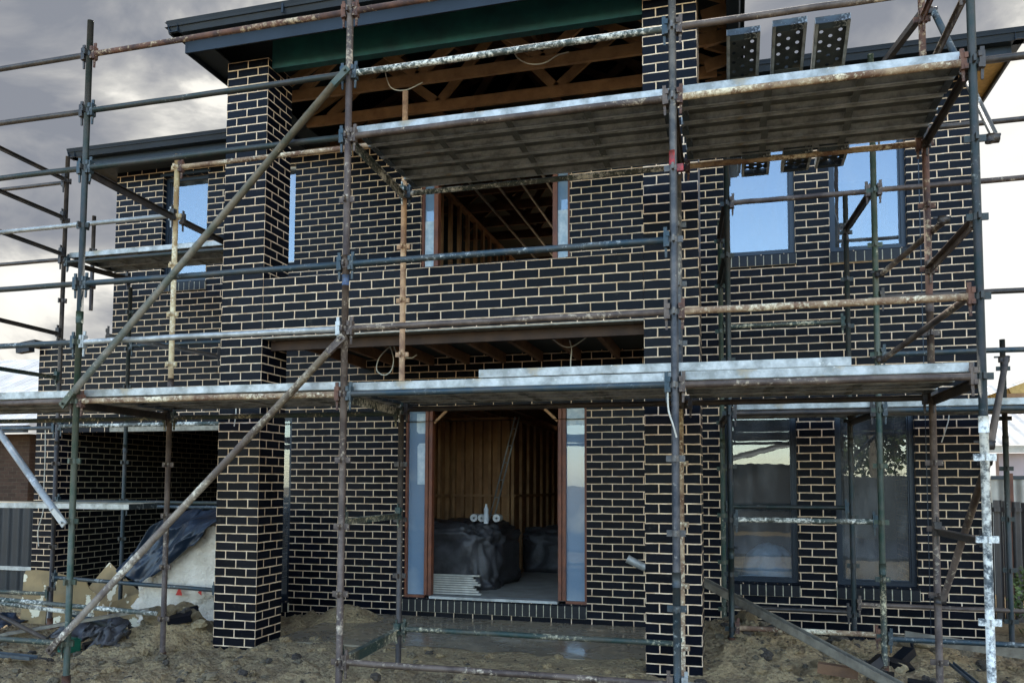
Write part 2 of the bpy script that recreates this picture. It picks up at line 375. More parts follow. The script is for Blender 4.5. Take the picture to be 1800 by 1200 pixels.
# ------------------------------------------------------------------ ground
def nz(x, y, z=0): return noise.noise(Vector((x, y, z)))
def gauss(x, y, cx, cy, sx, sy): return math.exp(-((x-cx)/sx)**2-((y-cy)/sy)**2)
def gh(x, y, fine=True):
    h = -.06+.05*nz(x*.6, y*.6, 3)
    h += .36*gauss(x, y, 5.05, 1.0, .75, .8)+.16*gauss(x, y, 6.4, 1.3, .9, .5)
    h += .26*gauss(x, y, -.42, .12, .30, .30)+.16*gauss(x, y, -.9, .0, .6, .45)
    if x < -.9: h -= .26*min(1, (-.9-x)/.7)*min(1, max(0, (y+.9)/.7))
    h += .22*gauss(x, y, .62, 1.75, .4, .3)
    h += .07*gauss(x, y, 2.6, -1.3, 2.5, .5)
    if fine:
        h += .04*nz(x*3, y*3, 1)+.05*abs(nz(x*7, y*7, 5))+.028*nz(x*15, y*15, 9)
        k = nz(x*5.5, y*5.5, 7)
        if k > .18: h += .05*min(1, (k-.18)*4)
    if .48 < x < 4.32 and -.35 < y < .5: h = max(h, .022+.025*nz(x*4, y*4, 2)-.10*max(0, -.05-y))
    return h
def ground():
    def axis(lo, hi, step, far):
        a = [lo+i*step for i in range(int((hi-lo)/step)+1)]
        g = step; p = a[-1]; up = []
        while p < far: g *= 1.35; p += g; up.append(p)
        g = step; p = a[0]; dn = []
        while p > -far: g *= 1.35; p -= g; dn.append(p)
        return dn[::-1]+a+up
    X = axis(-6.0, 8.6, .035, 400); Y = axis(-3.0, 2.3, .035, 400)
    vs_ = []
    for y in Y:
        for x in X:
            near = -6.5 < x < 9.2 and -3.5 < y < 2.6
            z = gh(x, y, near) if near else -.1+.04*nz(x*.3, y*.3)
            if y > 2.2 and -3.1 < x < 7.4 and y < 9: z = min(z, -.06)
            if .4 < x < 4.35 and .42 < y < 2.2: z = min(z, -.02+.24*gauss(x, y, .62, 1.75, .4, .3)-.03)
            if abs(x) > 20 or abs(y) > 20: z = -.12
            vs_.append((x, y, z))
    n = len(X); fs = []
    for j in range(len(Y)-1):
        for i in range(n-1): fs.append((j*n+i, j*n+i+1, (j+1)*n+i+1, (j+1)*n+i))
    m = M(); m.mesh(vs_, fs, True); struct(m.build('ground', MDIRT))
ground()

# ------------------------------------------------------------------ house
house = thing('brick_house', 'two storey dark brick house under construction with cream mortar and open portico', 'house', (2.4, 2.2, 0))
WY = 2.17
def wall(name, x0, x1, z0, z1, ops, y0=WY, t=.12, ph=0.0, mat=None, parent=house):
    """front brick skin with rectangular openings (x0,x1,z0,z1), real thickness and reveals"""
    m = M(); xs = sorted({x0, x1}|{a for o in ops for a in o[:2]}); zs = sorted({z0, z1}|{a for o in ops for a in o[2:]})
    def inop(cx, cz): return any(o[0] < cx < o[1] and o[2] < cz < o[3] for o in ops)
    uv = lambda x, z: (x+ph, z+.172)
    for i in range(len(xs)-1):
        for j in range(len(zs)-1):
            a, b, c, d = xs[i], xs[i+1], zs[j], zs[j+1]
            if inop((a+b)/2, (c+d)/2): continue
            P = [(a, y0, c), (b, y0, c), (b, y0, d), (a, y0, d)]; m.face(P, [uv(p[0], p[2]) for p in P])
            P = [(b, y0+t, c), (a, y0+t, c), (a, y0+t, d), (b, y0+t, d)]; m.face(P, [uv(p[0], p[2]) for p in P])
    def edge(ax, v0, v1, w, flip):
        if ax == 'x': P = [(w, y0, v0), (w, y0+t, v0), (w, y0+t, v1), (w, y0, v1)]; U = [(w+ph+.12+p[1]-y0, p[2]+.172) for p in P]
        else: P = [(v0, y0, w), (v1, y0, w), (v1, y0+t, w), (v0, y0+t, w)]; U = [(p[0]+ph, p[1]) for p in P]
        if flip: P = P[::-1]; U = U[::-1]
        m.face(P, U)
    for a, b, c, d in ops:
        edge('x', c, d, a, False); edge('x', c, d, b, True); edge('z', a, b, c, False); edge('z', a, b, d, True)
    edge('x', z0, z1, x0, True); edge('x', z0, z1, x1, False); edge('z', x0, x1, z1, False)
    return m.build(name, mat or MB, parent)
# openings
LW = (-2.52, -1.80, 4.37, 5.86); STR = (-.86, -.46, 4.52, 5.84)
UPO = (1.32, 3.22, 3.27, 5.57); DOOR = (1.14, 3.42, .24, 2.58)
RU1 = (5.0, 5.76, 4.20, 5.62); RU2 = (6.12, 6.90, 4.18, 5.62)
RL1 = (4.97, 5.74, .56, 2.42); RL2 = (6.13, 6.92, .56, 2.42)
SL = (-1.0, -.44, .12, 2.50)
TOPZ = 6.02
wall('front_wall', -3.29, 7.56, 2.40, TOPZ, [LW, STR, UPO, RU1, RU2, (DOOR[0], DOOR[1], 2.40, 2.58), (SL[0], SL[1], 2.40, 2.50), (RL1[0], RL1[1], 2.40, 2.42), (RL2[0], RL2[1], 2.40, 2.42)])
wall('front_wall', -1.40, 7.56, -.10, 2.40, [(SL[0], SL[1], SL[2], 2.40), (DOOR[0], DOOR[1], .24, 2.40), (RL1[0], RL1[1], .56, 2.40), (RL2[0], RL2[1], .56, 2.40)])
wall('garage_front_wall', -4.53, -3.29, 2.33, 3.62, [])
wall('garage_pier', -4.53, -4.19, -.15, 2.33, [], t=.35)
m = M(); m.box(-3.29, -1.40, WY+.01, WY+.11, 2.33, 2.40); m.build('garage_lintel', MIRON, house)
def ywall(name, x, y0, y1, z0, z1, t, mat=MB, ph=0.0):
    m = M()
    for xx, fl in ((x, False), (x+t, True)):
        P = [(xx, y1, z0), (xx, y0, z0), (xx, y0, z1), (xx, y1, z1)]; U = [(p[1]+ph, p[2]+.172) for p in P]
        if fl: P = P[::-1]; U = U[::-1]
        m.face(P, U)
    m.face([(x, y0, z0), (x+t, y0, z0), (x+t, y0, z1), (x, y0, z1)], [(0, z0), (t, z0), (t, z1), (0, z1)])
    m.face([(x, y0, z1), (x+t, y0, z1), (x+t, y1, z1), (x, y1, z1)])
    return m.build(name, mat, house)
ywall('side_wall', 7.45, WY+.12, 10, -.1, TOPZ, .11, ph=.12)
ywall('side_wall', -3.29, WY+.12, 10, 3.6, TOPZ, .11)
ywall('garage_side_wall', -4.53, WY+.35, 10, -.15, 3.62, .34, ph=.0)
ywall('garage_inner_wall', -4.185, WY+.351, 9.4, -.15, 2.60, .02, MBI, ph=.05)
ywall('inner_partition', -1.40, WY+.12, 9.4, -.1, 2.9, .1, MBI)
wall('back_wall', -4.53, 7.56, -.1, TOPZ, [(.9, 3.9, 3.3, 5.8), (-.9, 1.4, .24, 2.6), (2.2, 4.0, .24, 2.6)], y0=10, t=.1, mat=MBI)  # unseen rear openings, added to let light into the rooms
# pillars
for px in (0.0, 4.32):
    m = M(); m.box(px, px+.48, 0, .47, -.172, 6.02 if px == 0 else 6.55, ph=-px); m.build('brick_pillar', MB, house)
# balcony parapet
m = M(); m.box(.483, 4.317, .003, .113, 3.096, 3.698, ph=0.0); m.build('balcony_parapet', MB, house)
m = M()
for i in range(16):      # last course laid dry, proud edges
    x = .49+i*.24
    if x+.22 < 4.31: m.box(x, x+.228, .006, .110, 3.699, 3.70+.004*((i*7) % 3)+.002)
m.build('top_course', MSB, house)
m = M(); m.box(.47, 4.33, .0, .14, 3.083, 3.0955); m.build('steel_lintel', MIRON, house)
m = M(); m.box(.49, 4.31, .15, .20, 2.985, 3.08); m.build('rim_beam', MOLDT, house)
for i in range(9):
    x = .55+i*.46
    m = M(); m.box(x, x+.05, .205, WY-.01, 3.085, 3.20); m.build('floor_joist', MTIMD, house)
m = M(); m.box(.485, 4.315, .205, WY-.003, 3.203, 3.22); m.build('balcony_floor', MSARK, house)
# slabs and floors
m = M(); m.box(.47, 4.33, .30, WY-.004, -.2, .022); m.build('porch_slab', MSLAB, house)
m = M(); m.box(-1.39, 7.44, WY+.125, 9.98, -.2, .235); m.build('floor_slab', MCONC, house)
m = M(); m.box(-4.18, -1.41, WY-.2, 9.98, -.3, -.07); m.build('garage_slab', MCONC, house)
m = M(); m.box(-3.28, 7.44, WY+.13, 9.98, 2.88, 3.22); m.build('upper_floor', MPLY, house)
for i in range(18):
    x = .2+i*.45
    if x < 7.3: m = M(); m.box(x, x+.05, WY+.14, 9.5, 2.68, 2.878); m.build('ceiling_joist', MTIMD, house)
m = M(); m.box(-4.18, -3.30, WY+.13, 9.98, 2.62, 2.66); m.build('garage_ceiling', MPLY, house)
# sill bricks
def sill(x0, x1, z1, h=.115, out=.03, dip=.0):
    m = M(); n = int(round((x1-x0)/.086)); w = (x1-x0)/n
    for i in range(n):
        a = x0+i*w+.005; b = x0+(i+1)*w-.005
        P = [(a, WY-out, z1-h-.012), (b, WY-out, z1-h-.012), (b, WY-out, z1-.012), (a, WY-out, z1-.012), (a, WY+.1, z1-h), (b, WY+.1, z1-h), (b, WY+.1, z1+.02), (a, WY+.1, z1+.02)]
        m.mesh(P, [(0, 1, 2, 3), (3, 2, 6, 7), (1, 5, 6, 2), (0, 3, 7, 4), (0, 4, 5, 1)])
    o = m
    o.cur = 1
    o.mesh([(x0, WY-out+.003, z1-h-.014), (x1, WY-out+.003, z1-h-.014), (x1, WY-out+.003, z1-.016), (x0, WY-out+.003, z1-.016), (x1, WY+.1, z1+.012), (x0, WY+.1, z1+.012), (x0, WY+.1, z1-h-.014), (x1, WY+.1, z1-h-.014)],
           [(0, 1, 2, 3), (3, 2, 4, 5), (0, 6, 7, 1), (0, 3, 5, 6), (1, 7, 4, 2)])
    return o
def window(op, gl=MGL, fr=MFRAME, fw=.05, sillz=True, rev=.07, blind=None):
    a, b, c, d = op; m = M(); y0 = WY+rev; y1 = y0+.06
    m.box(a, a+fw, y0, y1, c, d); m.box(b-fw, b, y0, y1, c, d); m.box(a+fw, b-fw, y0, y1, c, c+fw); m.box(a+fw, b-fw, y0, y1, d-fw, d)
    m.box(a+fw+.001, a+fw+.016, y0+.015, y1-.01, c+fw, d-fw); m.box(b-fw-.016, b-fw-.001, y0+.015, y1-.01, c+fw, d-fw); m.box(a+fw+.016, b-fw-.016, y0+.015, y1-.01, c+fw+.001, c+fw+.016)
    w = m.build('window', fr, house)
    g = M(); yy = y0+.035; g.face([(a+fw, yy, c+fw), (b-fw, yy, c+fw), (b-fw, yy, d-fw), (a+fw, yy, d-fw)]); g.build('pane', gl, w)
    if sillz: sill(a-.01, b+.01, c-.004).build('sill', [MSB, MMORT], w)
    return w
window(LW); window(STR, fr=MWHITE, fw=.03, sillz=False); window(RU1); window(RU2); window(RL1, MGLD); window(RL2, MGLD); window(SL, MGLD, fw=.06)
# reveal returns are part of the wall; head flashing over left window
m = M(); m.box(-2.56, -1.76, WY-.015, WY-.001, 5.865, 5.90); m.build('window_head', MFRAME, house)
# door assembly
def door_frame():
    a, b, c, d = DOOR; y0 = WY+.03; y1 = WY+.13
    m = M(); m.box(a, a+.025, y0, y1, c, d); m.box(b-.03, b, y0, y1, c, d); m.box(a+.025, b-.03, y0, y1, d-.05, d)
    for x in (a+.255, b-.345): m.box(x, x+.04, y0, y1, c+.03, d-.05); m.box(x+.048, x+.09, y0+.01, y1, c+.03, d-.05)
    m.box(a+.025, a+.255, y0, y1, c, c+.03); m.box(b-.255, b-.03, y0, y1, c, c+.03)
    f = m.build('door_frame', MRED, house)
    for x0, x1 in ((a+.025, a+.255), (b-.255, b-.03)):
        g = M(); g.face([(x0, y0+.05, c+.03), (x1, y0+.05, c+.03), (x1, y0+.05, d-.05), (x0, y0+.05, d-.05)]); g.build('side_pane', MFILM, f)
    # torn protective film still on the left sidelight and pale sticker sheets
    k = M(); y = y0+.045
    k.face([(1.265, y, 2.28), (1.29, y, 2.25), (1.385, y, 2.25), (1.385, y, 2.50), (1.265, y, 2.50)])
    k.face([(1.28, y, 1.62), (1.385, y, 1.62), (1.385, y, 2.13), (1.30, y, 2.13), (1.275, y, 2.09)])
    k.build('film_sheet', MWHITEFILM, f)
    k = M(); k.face([(3.17, y, 2.33), (3.385, y, 2.33), (3.385, y, 2.52), (3.17, y, 2.52)]); k.build('film_sheet', MWHITEFILM, f)
    t = M(); t.box(a+.345, b-.345, WY-.02, y1+.02, c-.002, c+.028); t.build('threshold', PIPE['galv'], f)
    s = sill(a, b, c-.006, h=.14); s.build('sill', [MSB, MMORT], f)
    br = M(); br.obar((a+.36, y0+.04, d-.2), (a+.52, y0+.04, d-.05), .03, .03); br.build('corner_brace', MTIM, f)
    br = M(); br.obar((b-.36, y0+.04, d-.2), (b-.52, y0+.04, d-.05), .03, .03); br.build('corner_brace', MTIM, f)
MWHITEFILM = mottled('white_film', (150, 172, 186), (196, 206, 210), 14, .35, 0, .5, 25)
door_frame()
def upper_frame():
    a, b, c, d = UPO; y0 = WY+.03; y1 = WY+.13
    m = M()
    for x in (a, a+.16, b-.215, b-.03): m.box(x, x+.03 if x != a+.16 and x != b-.215 else x+.055, y0, y1, c, d-.03)
    m.box(a, b, y0, y1, d-.03, d)
    f = m.build('balcony_door_frame', MRED, house)
    for x0, x1 in ((a+.03, a+.16), (b-.16, b-.03)):
        g = M(); g.box(x0, x1, y0+.04, y0+.06, c, d-.03); g.build('side_pane', MFILM, f)
        g = M(); g.face([(x0+.002, y0+.035, 4.0), (x1-.002, y0+.035, 4.0), (x1-.002, y0+.035, 4.93), (x0+.002, y0+.035, 4.93)]); g.build('film_sheet', MWHITEFILM, f)
upper_frame()

# roofs -------------------------------------------------------------
def slab_roof(name, polys, mat, t=.05):
    m = M()
    for P in polys:
        P = [Vector(p) for p in P]; m.cur = 0; m.face(P)
        m.cur = 1; m.face([p-Vector((0, 0, t)) for p in P][::-1])
    return m.build(name, [mat, MSARK], house)
EZ = 6.20
EZ -= .0
slab_roof('main_roof', [[(-3.72, 1.70, EZ), (7.96, 1.70, EZ), (5.5, 5.9, 7.9), (-1.2, 5.9, 7.9)], [(7.96, 1.70, EZ), (7.96, 10.4, EZ), (5.5, 5.9, 7.9)], [(-3.72, 10.4, EZ), (-3.72, 1.7, EZ), (-1.2, 5.9, 7.9)], [(7.96, 10.4, EZ), (-3.72, 10.4, EZ), (-1.2, 5.9, 7.9), (5.5, 5.9, 7.9)]], MTILE)
PZ = 6.27
slab_roof('portico_roof', [[(-.43, -.46, PZ), (5.23, -.46, PZ), (2.4, 2.5, 7.5)], [(5.23, -.46, PZ), (5.23, 2.4, PZ), (2.4, 5, 7.5), (2.4, 2.5, 7.5)], [(-.43, 2.4, PZ), (-.43, -.46, PZ), (2.4, 2.5, 7.5), (2.4, 5, 7.5)]], MTILE)
# tile edges: overlapping lapped courses along the eaves
def tile_edge(name, p0, p1, step=.30, w=.26, up=.018, back=(0, 1, 0)):
    a = Vector(p0); b = Vector(p1); n = int((b-a).length/step); d = (b-a)/n; m = M(); bk = Vector(back)
    for i in range(n):
        q = a+d*i; r = q+d*.97; lift = Vector((0, 0, .006*((i*5) % 3)))
        z = Vector((0, 0, up))
        q = q+bk*.10; r = r+bk*.10; P = [q+lift*0, r, r+z, q+z+lift, q+bk*.4+Vector((0, 0, .16)), r+bk*.4+Vector((0, 0, .16)), r+bk*.4+z+Vector((0, 0, .17)), q+bk*.4+z+Vector((0, 0, .17))]
        m.mesh(P, [(0, 1, 2, 3), (3, 2, 6, 7), (1, 5, 6, 2), (0, 3, 7, 4)])
    return m.build(name, MTILE, house)
tile_edge('roof_tile_course', (-3.68, 1.72, EZ+.012), (-.43, 1.72, EZ+.012)); tile_edge('roof_tile_course', (5.23, 1.72, EZ+.012), (7.92, 1.72, EZ+.012)); tile_edge('roof_tile_course', (-.40, -.44, PZ+.012), (5.2, -.44, PZ+.012))
def gutter(name, pts, z, h=.115, d=.125, fasc=.17):
    """quad gutter with lip plus fascia along a polyline; house is to the left of the travel direction"""
    m = M(); prof = [(0, -.005), (0, -h), (-d+.03, -h), (-d, -.03), (-d-.012, 0), (-d, .004), (-d+.008, -.02), (-d+.035, -h+.006), (-.006, -h+.006)]
    pts = [Vector(p) for p in pts]
    for i in range(len(pts)-1):
        a, b = pts[i], pts[i+1]; dr = (b-a).normalized(); nrm = Vector((-dr.y, dr.x, 0))
        def pt(p, s, o, zz): # mitre at ends
            ext = 0
            q = p+nrm*o
            if s == 0 and i > 0: q -= dr*o*-1*-1 if False else dr*(-o)*(-1 if turn(i) else 1)*0
            return Vector((q.x, q.y, z+zz))
        e0 = d if i > 0 or name.endswith('x') else 0
        aa = a-dr*(0); bb = b+dr*(d if i < len(pts)-2 else 0)
        if i > 0: aa = a-dr*d
        ra = [aa+nrm*o+Vector((0, 0, z+zz)) for o, zz in prof]; rb = [bb+nrm*o+Vector((0, 0, z+zz)) for o, zz in prof]
        n = len(prof); m.mesh(ra+rb, [(k, (k+1) % n, n+(k+1) % n, n+k) for k in range(n)]+[tuple(range(n))[::-1], tuple(range(n, 2*n))])
    g = m.build('gutter', MGUT, house)
    m = M()
    for i in range(len(pts)-1):
        a, b = pts[i], pts[i+1]; dr = (b-a).normalized(); nrm = Vector((-dr.y, dr.x, 0))
        a2 = a+nrm*.012+Vector((0, 0, z-.09-fasc/2)); b2 = b+nrm*.012+Vector((0, 0, z-.09-fasc/2)); m.obar(a2, b2, .02, fasc)
    m.build('fascia', MGUT, house)
# travel so that the house lies on the left
gutter('g', [(-.28, 2.1, 0), (-.28, -.33, 0), (5.08, -.33, 0), (5.08, 2.1, 0)], PZ+.01, fasc=.19)
gutter('g', [(-3.60, 10.2, 0), (-3.60, 1.83, 0), (-.30, 1.83, 0)], EZ+.0, fasc=.17)
gutter('g', [(5.1, 1.83, 0), (7.84, 1.83, 0), (7.84, 10.2, 0)], EZ+.0, fasc=.17)
m = M(); m.box(-3.58, -.29, 1.85, WY-.003, 5.99, 6.005); m.build('soffit', MSOF, house)
m = M(); m.box(5.09, 7.82, 1.85, WY-.003, 5.99, 6.005); m.build('soffit', MSOF, house)
m = M(); m.box(7.57, 7.82, WY+.0, 10, 5.99, 6.005); m.box(7.57, 7.82, 1.853, WY-.001, 5.984, 5.989); m.build('soffit', MYEL, house)
m = M(); m.box(-3.58, -3.30, WY, 10, 5.99, 6.005); m.build('soffit', MSOF, house)
m = M(); m.box(-.26, .0, -.31, WY, 6.05, 6.062); m.build('soffit', MSOF, house)
for x in (.9, 2.1, 3.3, 4.5):
    m = M(); m.box(x, x+.022, -.462, -.452, PZ-.10, PZ+.008); m.build('gutter_strap', MGUT, house)
m = M(); m.box(2.62, 2.66, -.458, -.449, PZ-.105, PZ+.012); m.build('gutter_joint', MFRAME, house)
# portico beam and trusses
m = M(); m.box(.485, 4.315, .06, .15, 5.93, 6.34); m.build('portico_beam', MBEAM, house)
def truss(y, x0, x1, zb, ztop, seed, mat=MTIM):
    rr = random.Random(seed); m = M(); m.box(x0, x1, y, y+.045, zb, zb+.12)
    run = (ztop-zb-.15)/.40; xa = x0+run*.8; xb = x1-run*.8
    m.obar((x0, y+.022, zb+.13), (xa, y+.022, ztop), .045, .09); m.obar((x1, y+.022, zb+.13), (xb, y+.022, ztop), .045, .09); m.obar((xa, y+.022, ztop), (xb, y+.022, ztop), .045, .09)
    n = 6; xs = [x0+.35+(x1-x0-.7)*i/n for i in range(n+1)]
    for i in range(n):
        za, zc = (zb+.1, ztop) if i % 2 == 0 else (ztop, zb+.1)
        def lim(x, z):
            zr = zb+.13+min(x-x0, x1-x)/max(run*.8, .01)*(ztop-zb-.13); return min(z, zr)
        m.obar((xs[i], y+.03, lim(xs[i], za)), (xs[i+1], y+.03, lim(xs[i+1], zc)), .042, .10)
    return m.build('roof_truss', mat, house)
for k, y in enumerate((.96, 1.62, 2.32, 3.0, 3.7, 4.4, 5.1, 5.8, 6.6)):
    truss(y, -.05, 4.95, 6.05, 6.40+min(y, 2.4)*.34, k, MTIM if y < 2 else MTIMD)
for x in (.9, 1.9, 3.0, 3.9): # purlins/hip rafters running back from the eave
    m = M(); m.obar((x, -.3, 6.22), (x*.8+.5, 2.3, 7.0), .045, .09); m.build('rafter', MTIMD, house)
for y in (.55, 1.0, 1.5, 1.95):
    m = M(); m.obar((4.83, y, 6.10), (5.06, y, 6.15), .045, .12); m.obar((4.83, y, 6.34), (5.06, y, 6.24), .045, .07); m.build('eave_bracket', MTIM, house)
# ceiling battens over the upper hall and its stud walls
for i in range(6):
    x = 1.45+i*.36
    m = M(); m.box(x, x+.03, WY+.2, 9.5, 5.93, 5.955); m.build('ceiling_batten', PIPE['galv'], house)
for i in range(8):
    y = WY+.5+i*.75
    m = M(); m.box(1.0, 3.6, y, y+.045, 5.96, 6.04); m.build('ceiling_joist', MTIMD, house)
def studs(x0, y0, x1, y1, z0, z1, n, mat=MTIM, board=None):
    m = M(); m.obar((x0, y0, z0+.02), (x1, y1, z0+.02), .09, .04); m.obar((x0, y0, z1-.02), (x1, y1, z1-.02), .09, .04)
    m.obar((x0, y0, (z0+z1)/2), (x1, y1, (z0+z1)/2), .07, .04)
    for i in range(n+1):
        t = i/n; x = x0+(x1-x0)*t; y = y0+(y1-y0)*t; m.box(x-.022, x+.022, y-.045, y+.045, z0+.041, z1-.041)
    o = m.build('stud_wall', mat, house)
    if board:
        d = Vector((x1-x0, y1-y0, 0)).normalized(); nn = Vector((-d.y, d.x, 0))*.07
        b = M(); b.obar(Vector((x0, y0, (z0+z1)/2))+nn, Vector((x1, y1, (z0+z1)/2))+nn, .02, z1-z0-.01); b.build('wall_lining', board, o)
    return o
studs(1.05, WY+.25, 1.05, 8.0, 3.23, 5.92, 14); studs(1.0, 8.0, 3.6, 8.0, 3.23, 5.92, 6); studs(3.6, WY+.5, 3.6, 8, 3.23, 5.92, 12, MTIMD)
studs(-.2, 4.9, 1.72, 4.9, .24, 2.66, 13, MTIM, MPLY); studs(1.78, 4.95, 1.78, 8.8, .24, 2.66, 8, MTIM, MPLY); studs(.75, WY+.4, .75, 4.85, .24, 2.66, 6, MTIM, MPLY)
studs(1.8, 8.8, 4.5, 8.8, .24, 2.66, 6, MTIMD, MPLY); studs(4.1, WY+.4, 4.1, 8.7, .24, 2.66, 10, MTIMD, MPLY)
# inner door frame seen at the right of the hall
m = M(); m.box(2.25, 2.32, 6.0, 6.1, .24, 2.66); m.box(2.62, 2.70, 6.0, 6.1, .24, 2.6); m.box(2.32, 2.62, 6.0, 6.1, 2.45, 2.53); m.box(2.32, 2.62, 6.02, 6.08, 1.9, 1.95); m.build('inner_door_frame', MRED, house)
# partition rooms right: keep the windows from showing straight through
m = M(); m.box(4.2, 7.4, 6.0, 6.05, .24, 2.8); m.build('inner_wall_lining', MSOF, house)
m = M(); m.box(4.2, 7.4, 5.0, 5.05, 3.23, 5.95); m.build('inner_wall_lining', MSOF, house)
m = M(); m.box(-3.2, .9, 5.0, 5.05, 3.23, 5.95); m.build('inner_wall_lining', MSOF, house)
# cavity control joint and garage roof stub
m = M(); m.box(7.02, 7.028, WY-.004, WY+.002, -.1, 5.98); m.build('control_joint', MFRAME, house)
m = M(); m.obar((-4.75, 2.5, 3.60), (-4.50, 2.5, 3.63), .9, .05); m.obar((-4.78, 2.05, 3.52), (-4.55, 2.05, 3.54), .1, .12); m.build('garage_eave', MTILE, house)

# ------------------------------------------------------------------ scaffold
ZG = .315; PZS = .495
def zn(k): return ZG+k*PZS
scaf = thing('scaffold', 'tube scaffold along the front of the portico with wedge fixed rails and long diagonal braces', 'scaffold', (2.2, -1.1, 0))
scafL = thing('scaffold', 'rear left scaffold bays beside the garage wall and the sky', 'scaffold', (-2.7, 1.2, 0))
scafR = thing('scaffold', 'dark green return scaffold close to the right hand windows', 'scaffold', (6.2, 1.2, 0))
br_me = {}
def bracket(parent_obj, root, x, y, z, mat):
    key = mat.name
    if key not in br_me:
        m = M(); m.obar((-.062, 0, 0), (.062, 0, 0), .016, .042); m.obar((0, -.062, 0), (0, .062, 0), .016, .042)
        m.tube((0, 0, -.02), (0, 0, .02), .028, 10)
        me = bpy.data.meshes.new('node_bracket'); me.from_pydata(m.v, [], m.f); me.materials.append(mat); br_me[key] = me
    o = bpy.data.objects.new('node_bracket', br_me[key]); C.objects.link(o); o.parent = parent_obj
    o.location = Vector((x, y, z))-BASE[root.name]
def standard(root, x, y, z0, z1, mat, lower=None, zsplit=2.0, dz=0.0, lean=(0, 0)):
    m = M(); r = .026; mats = [PIPE[mat]]
    if lower:
        m.tube((x, y, zsplit), (x, y, z1), r); m.cur = 1; m.tube((x, y, z0), (x, y, zsplit), r); mats.append(PIPE[lower])
        m.tube((x, y, zsplit-.05), (x, y, zsplit+.05), r+.004)
    else: m.tube((x, y, z0), (x, y, z1), r); m.tube((x, y, 2.02), (x, y, 2.12), r+.004) if z0 < 1 else None
    o = m.build('standard', mats, root)
    if z0 < .3: # base jack
        j = M(); j.obar((x-.075, y, z0+.005), (x+.075, y, z0+.005), .15, .01); j.tube((x, y, z0+.01), (x, y, z0+.12), .034, 10); j.build('base_plate', PIPE['rust'], o)
    k = 0
    while zn(k)+dz < z1-.02:
        zz = zn(k)+dz
        if zz > z0+.05: bracket(o, root, x, y, zz, PIPE[lower] if lower and zz < zsplit else PIPE[mat])
        k += 1
    return o
cl_me = {}
def clip(parent_obj, root, p, d, mat):
    key = mat.name
    if key not in cl_me:
        m = M(); m.box(.035, .068, -.024, .024, -.05, .055); m.box(.028, .05, -.031, .031, .02, .055); m.box(.028, .05, -.031, .031, -.05, -.02)
        m.mesh([(.045, -.006, .09), (.07, -.006, .09), (.06, -.006, -.12), (.045, -.006, -.12), (.045, .006, .09), (.07, .006, .09), (.06, .006, -.12), (.045, .006, -.12)],
               [(3, 2, 1, 0), (4, 5, 6, 7), (0, 1, 5, 4), (1, 2, 6, 5), (2, 3, 7, 6), (3, 0, 4, 7)])
        me = bpy.data.meshes.new('wedge_clip'); me.from_pydata(m.v, [], m.f); me.materials.append(mat); cl_me[key] = me
    o = bpy.data.objects.new('wedge_clip', cl_me[key]); C.objects.link(o); o.parent = parent_obj
    o.location = Vector(p)-BASE[root.name]; o.rotation_euler = (0, 0, math.atan2(d.y, d.x))
def ledger(root, a, b, mat, name='ledger', clips=(1, 1), r=.0235, sag=0.0, cm=None):
    a = Vector(a); b = Vector(b); d = (b-a).normalized(); m = M()
    n = 8; rr = random.Random(int((a.x*31+a.z*77+a.y*13)*100) & 0xffff)
    pts = [a+d*.045+(b-a-d*.09)*i/n+Vector((0, 0, -sag*math.sin(PI*i/n)+rr.uniform(-.002, .002))) for i in range(n+1)]
    m.path(pts, r, 10); o = m.build(name, PIPE[mat], root)
    cmm = PIPE[cm or ('rust' if mat in ('creamrust', 'rust') else 'brown' if mat in ('brown',) else 'navy' if mat in ('navy', 'darkgreen', 'snow') else mat)]
    if clips[0]: clip(o, root, a, d, cmm)
    if clips[1]: clip(o, root, b, -d, cmm)
    return o
def transom(root, a, b, mat='black', w=.05, h=.06, name='transom'):
    a = Vector(a); b = Vector(b); d = (b-a).normalized(); a2 = a+d*.045; b2 = b-d*.045; m = M()
    # inverted T / angle section
    m.obar(a2, b2, w, .008); m.obar(a2+Vector((0, 0, -h/2)), b2+Vector((0, 0, -h/2)), .01, h-.009)
    o = m.build(name, PIPE[mat], root)
    if abs(d.z) < .2: clip(o, root, a, d, PIPE[mat]); clip(o, root, b, -d, PIPE[mat])
    return o
def brace(root, a, b, mat, endmat=None, r=.028):
    a = Vector(a); b = Vector(b); d = (b-a).normalized(); m = M()
    m.path([a+d*.14, b-d*.14], r, 12); mats = [PIPE[mat], PIPE[endmat or mat]]; m.cur = 1
    side = Vector((0, 1, 0)).cross(d).normalized()
    for p, s in ((a, 1), (b, -1)): # flattened bolted ends
        q = p+d*s*.16; e = p-d*s*.03
        w0 = side*.03; w1 = side*.022; t0 = Vector((0, .006, 0)); t1 = Vector((0, .02, 0))
        m.mesh([e-w0-t0, e+w0-t0, e+w0+t0, e-w0+t0, q-w1-t1, q+w1-t1, q+w1+t1, q-w1+t1], [(0, 1, 2, 3), (7, 6, 5, 4), (0, 4, 5, 1), (1, 5, 6, 2), (2, 6, 7, 3), (3, 7, 4, 0)])
        m.tube(p-Vector((0, .03, 0)), p+Vector((0, .05, 0)), .011, 8)
    return m.build('brace', mats, root)
FY = -1.67; BY = -.42
FX = [-2.62, -.185, 2.255, 4.70, 6.545, 8.40]
standard(scaf, FX[0], FY, -.05, 5.8, 'darkgreen'); standard(scaf, FX[1], FY, -.06, 5.56, 'darkgreen', 'green', 3.0)
standard(scaf, FX[2], FY, -.02, 6.6, 'brown', 'brown', 3.3); standard(scaf, FX[3], FY, -.02, 6.6, 'postblack', 'navy', 1.0)
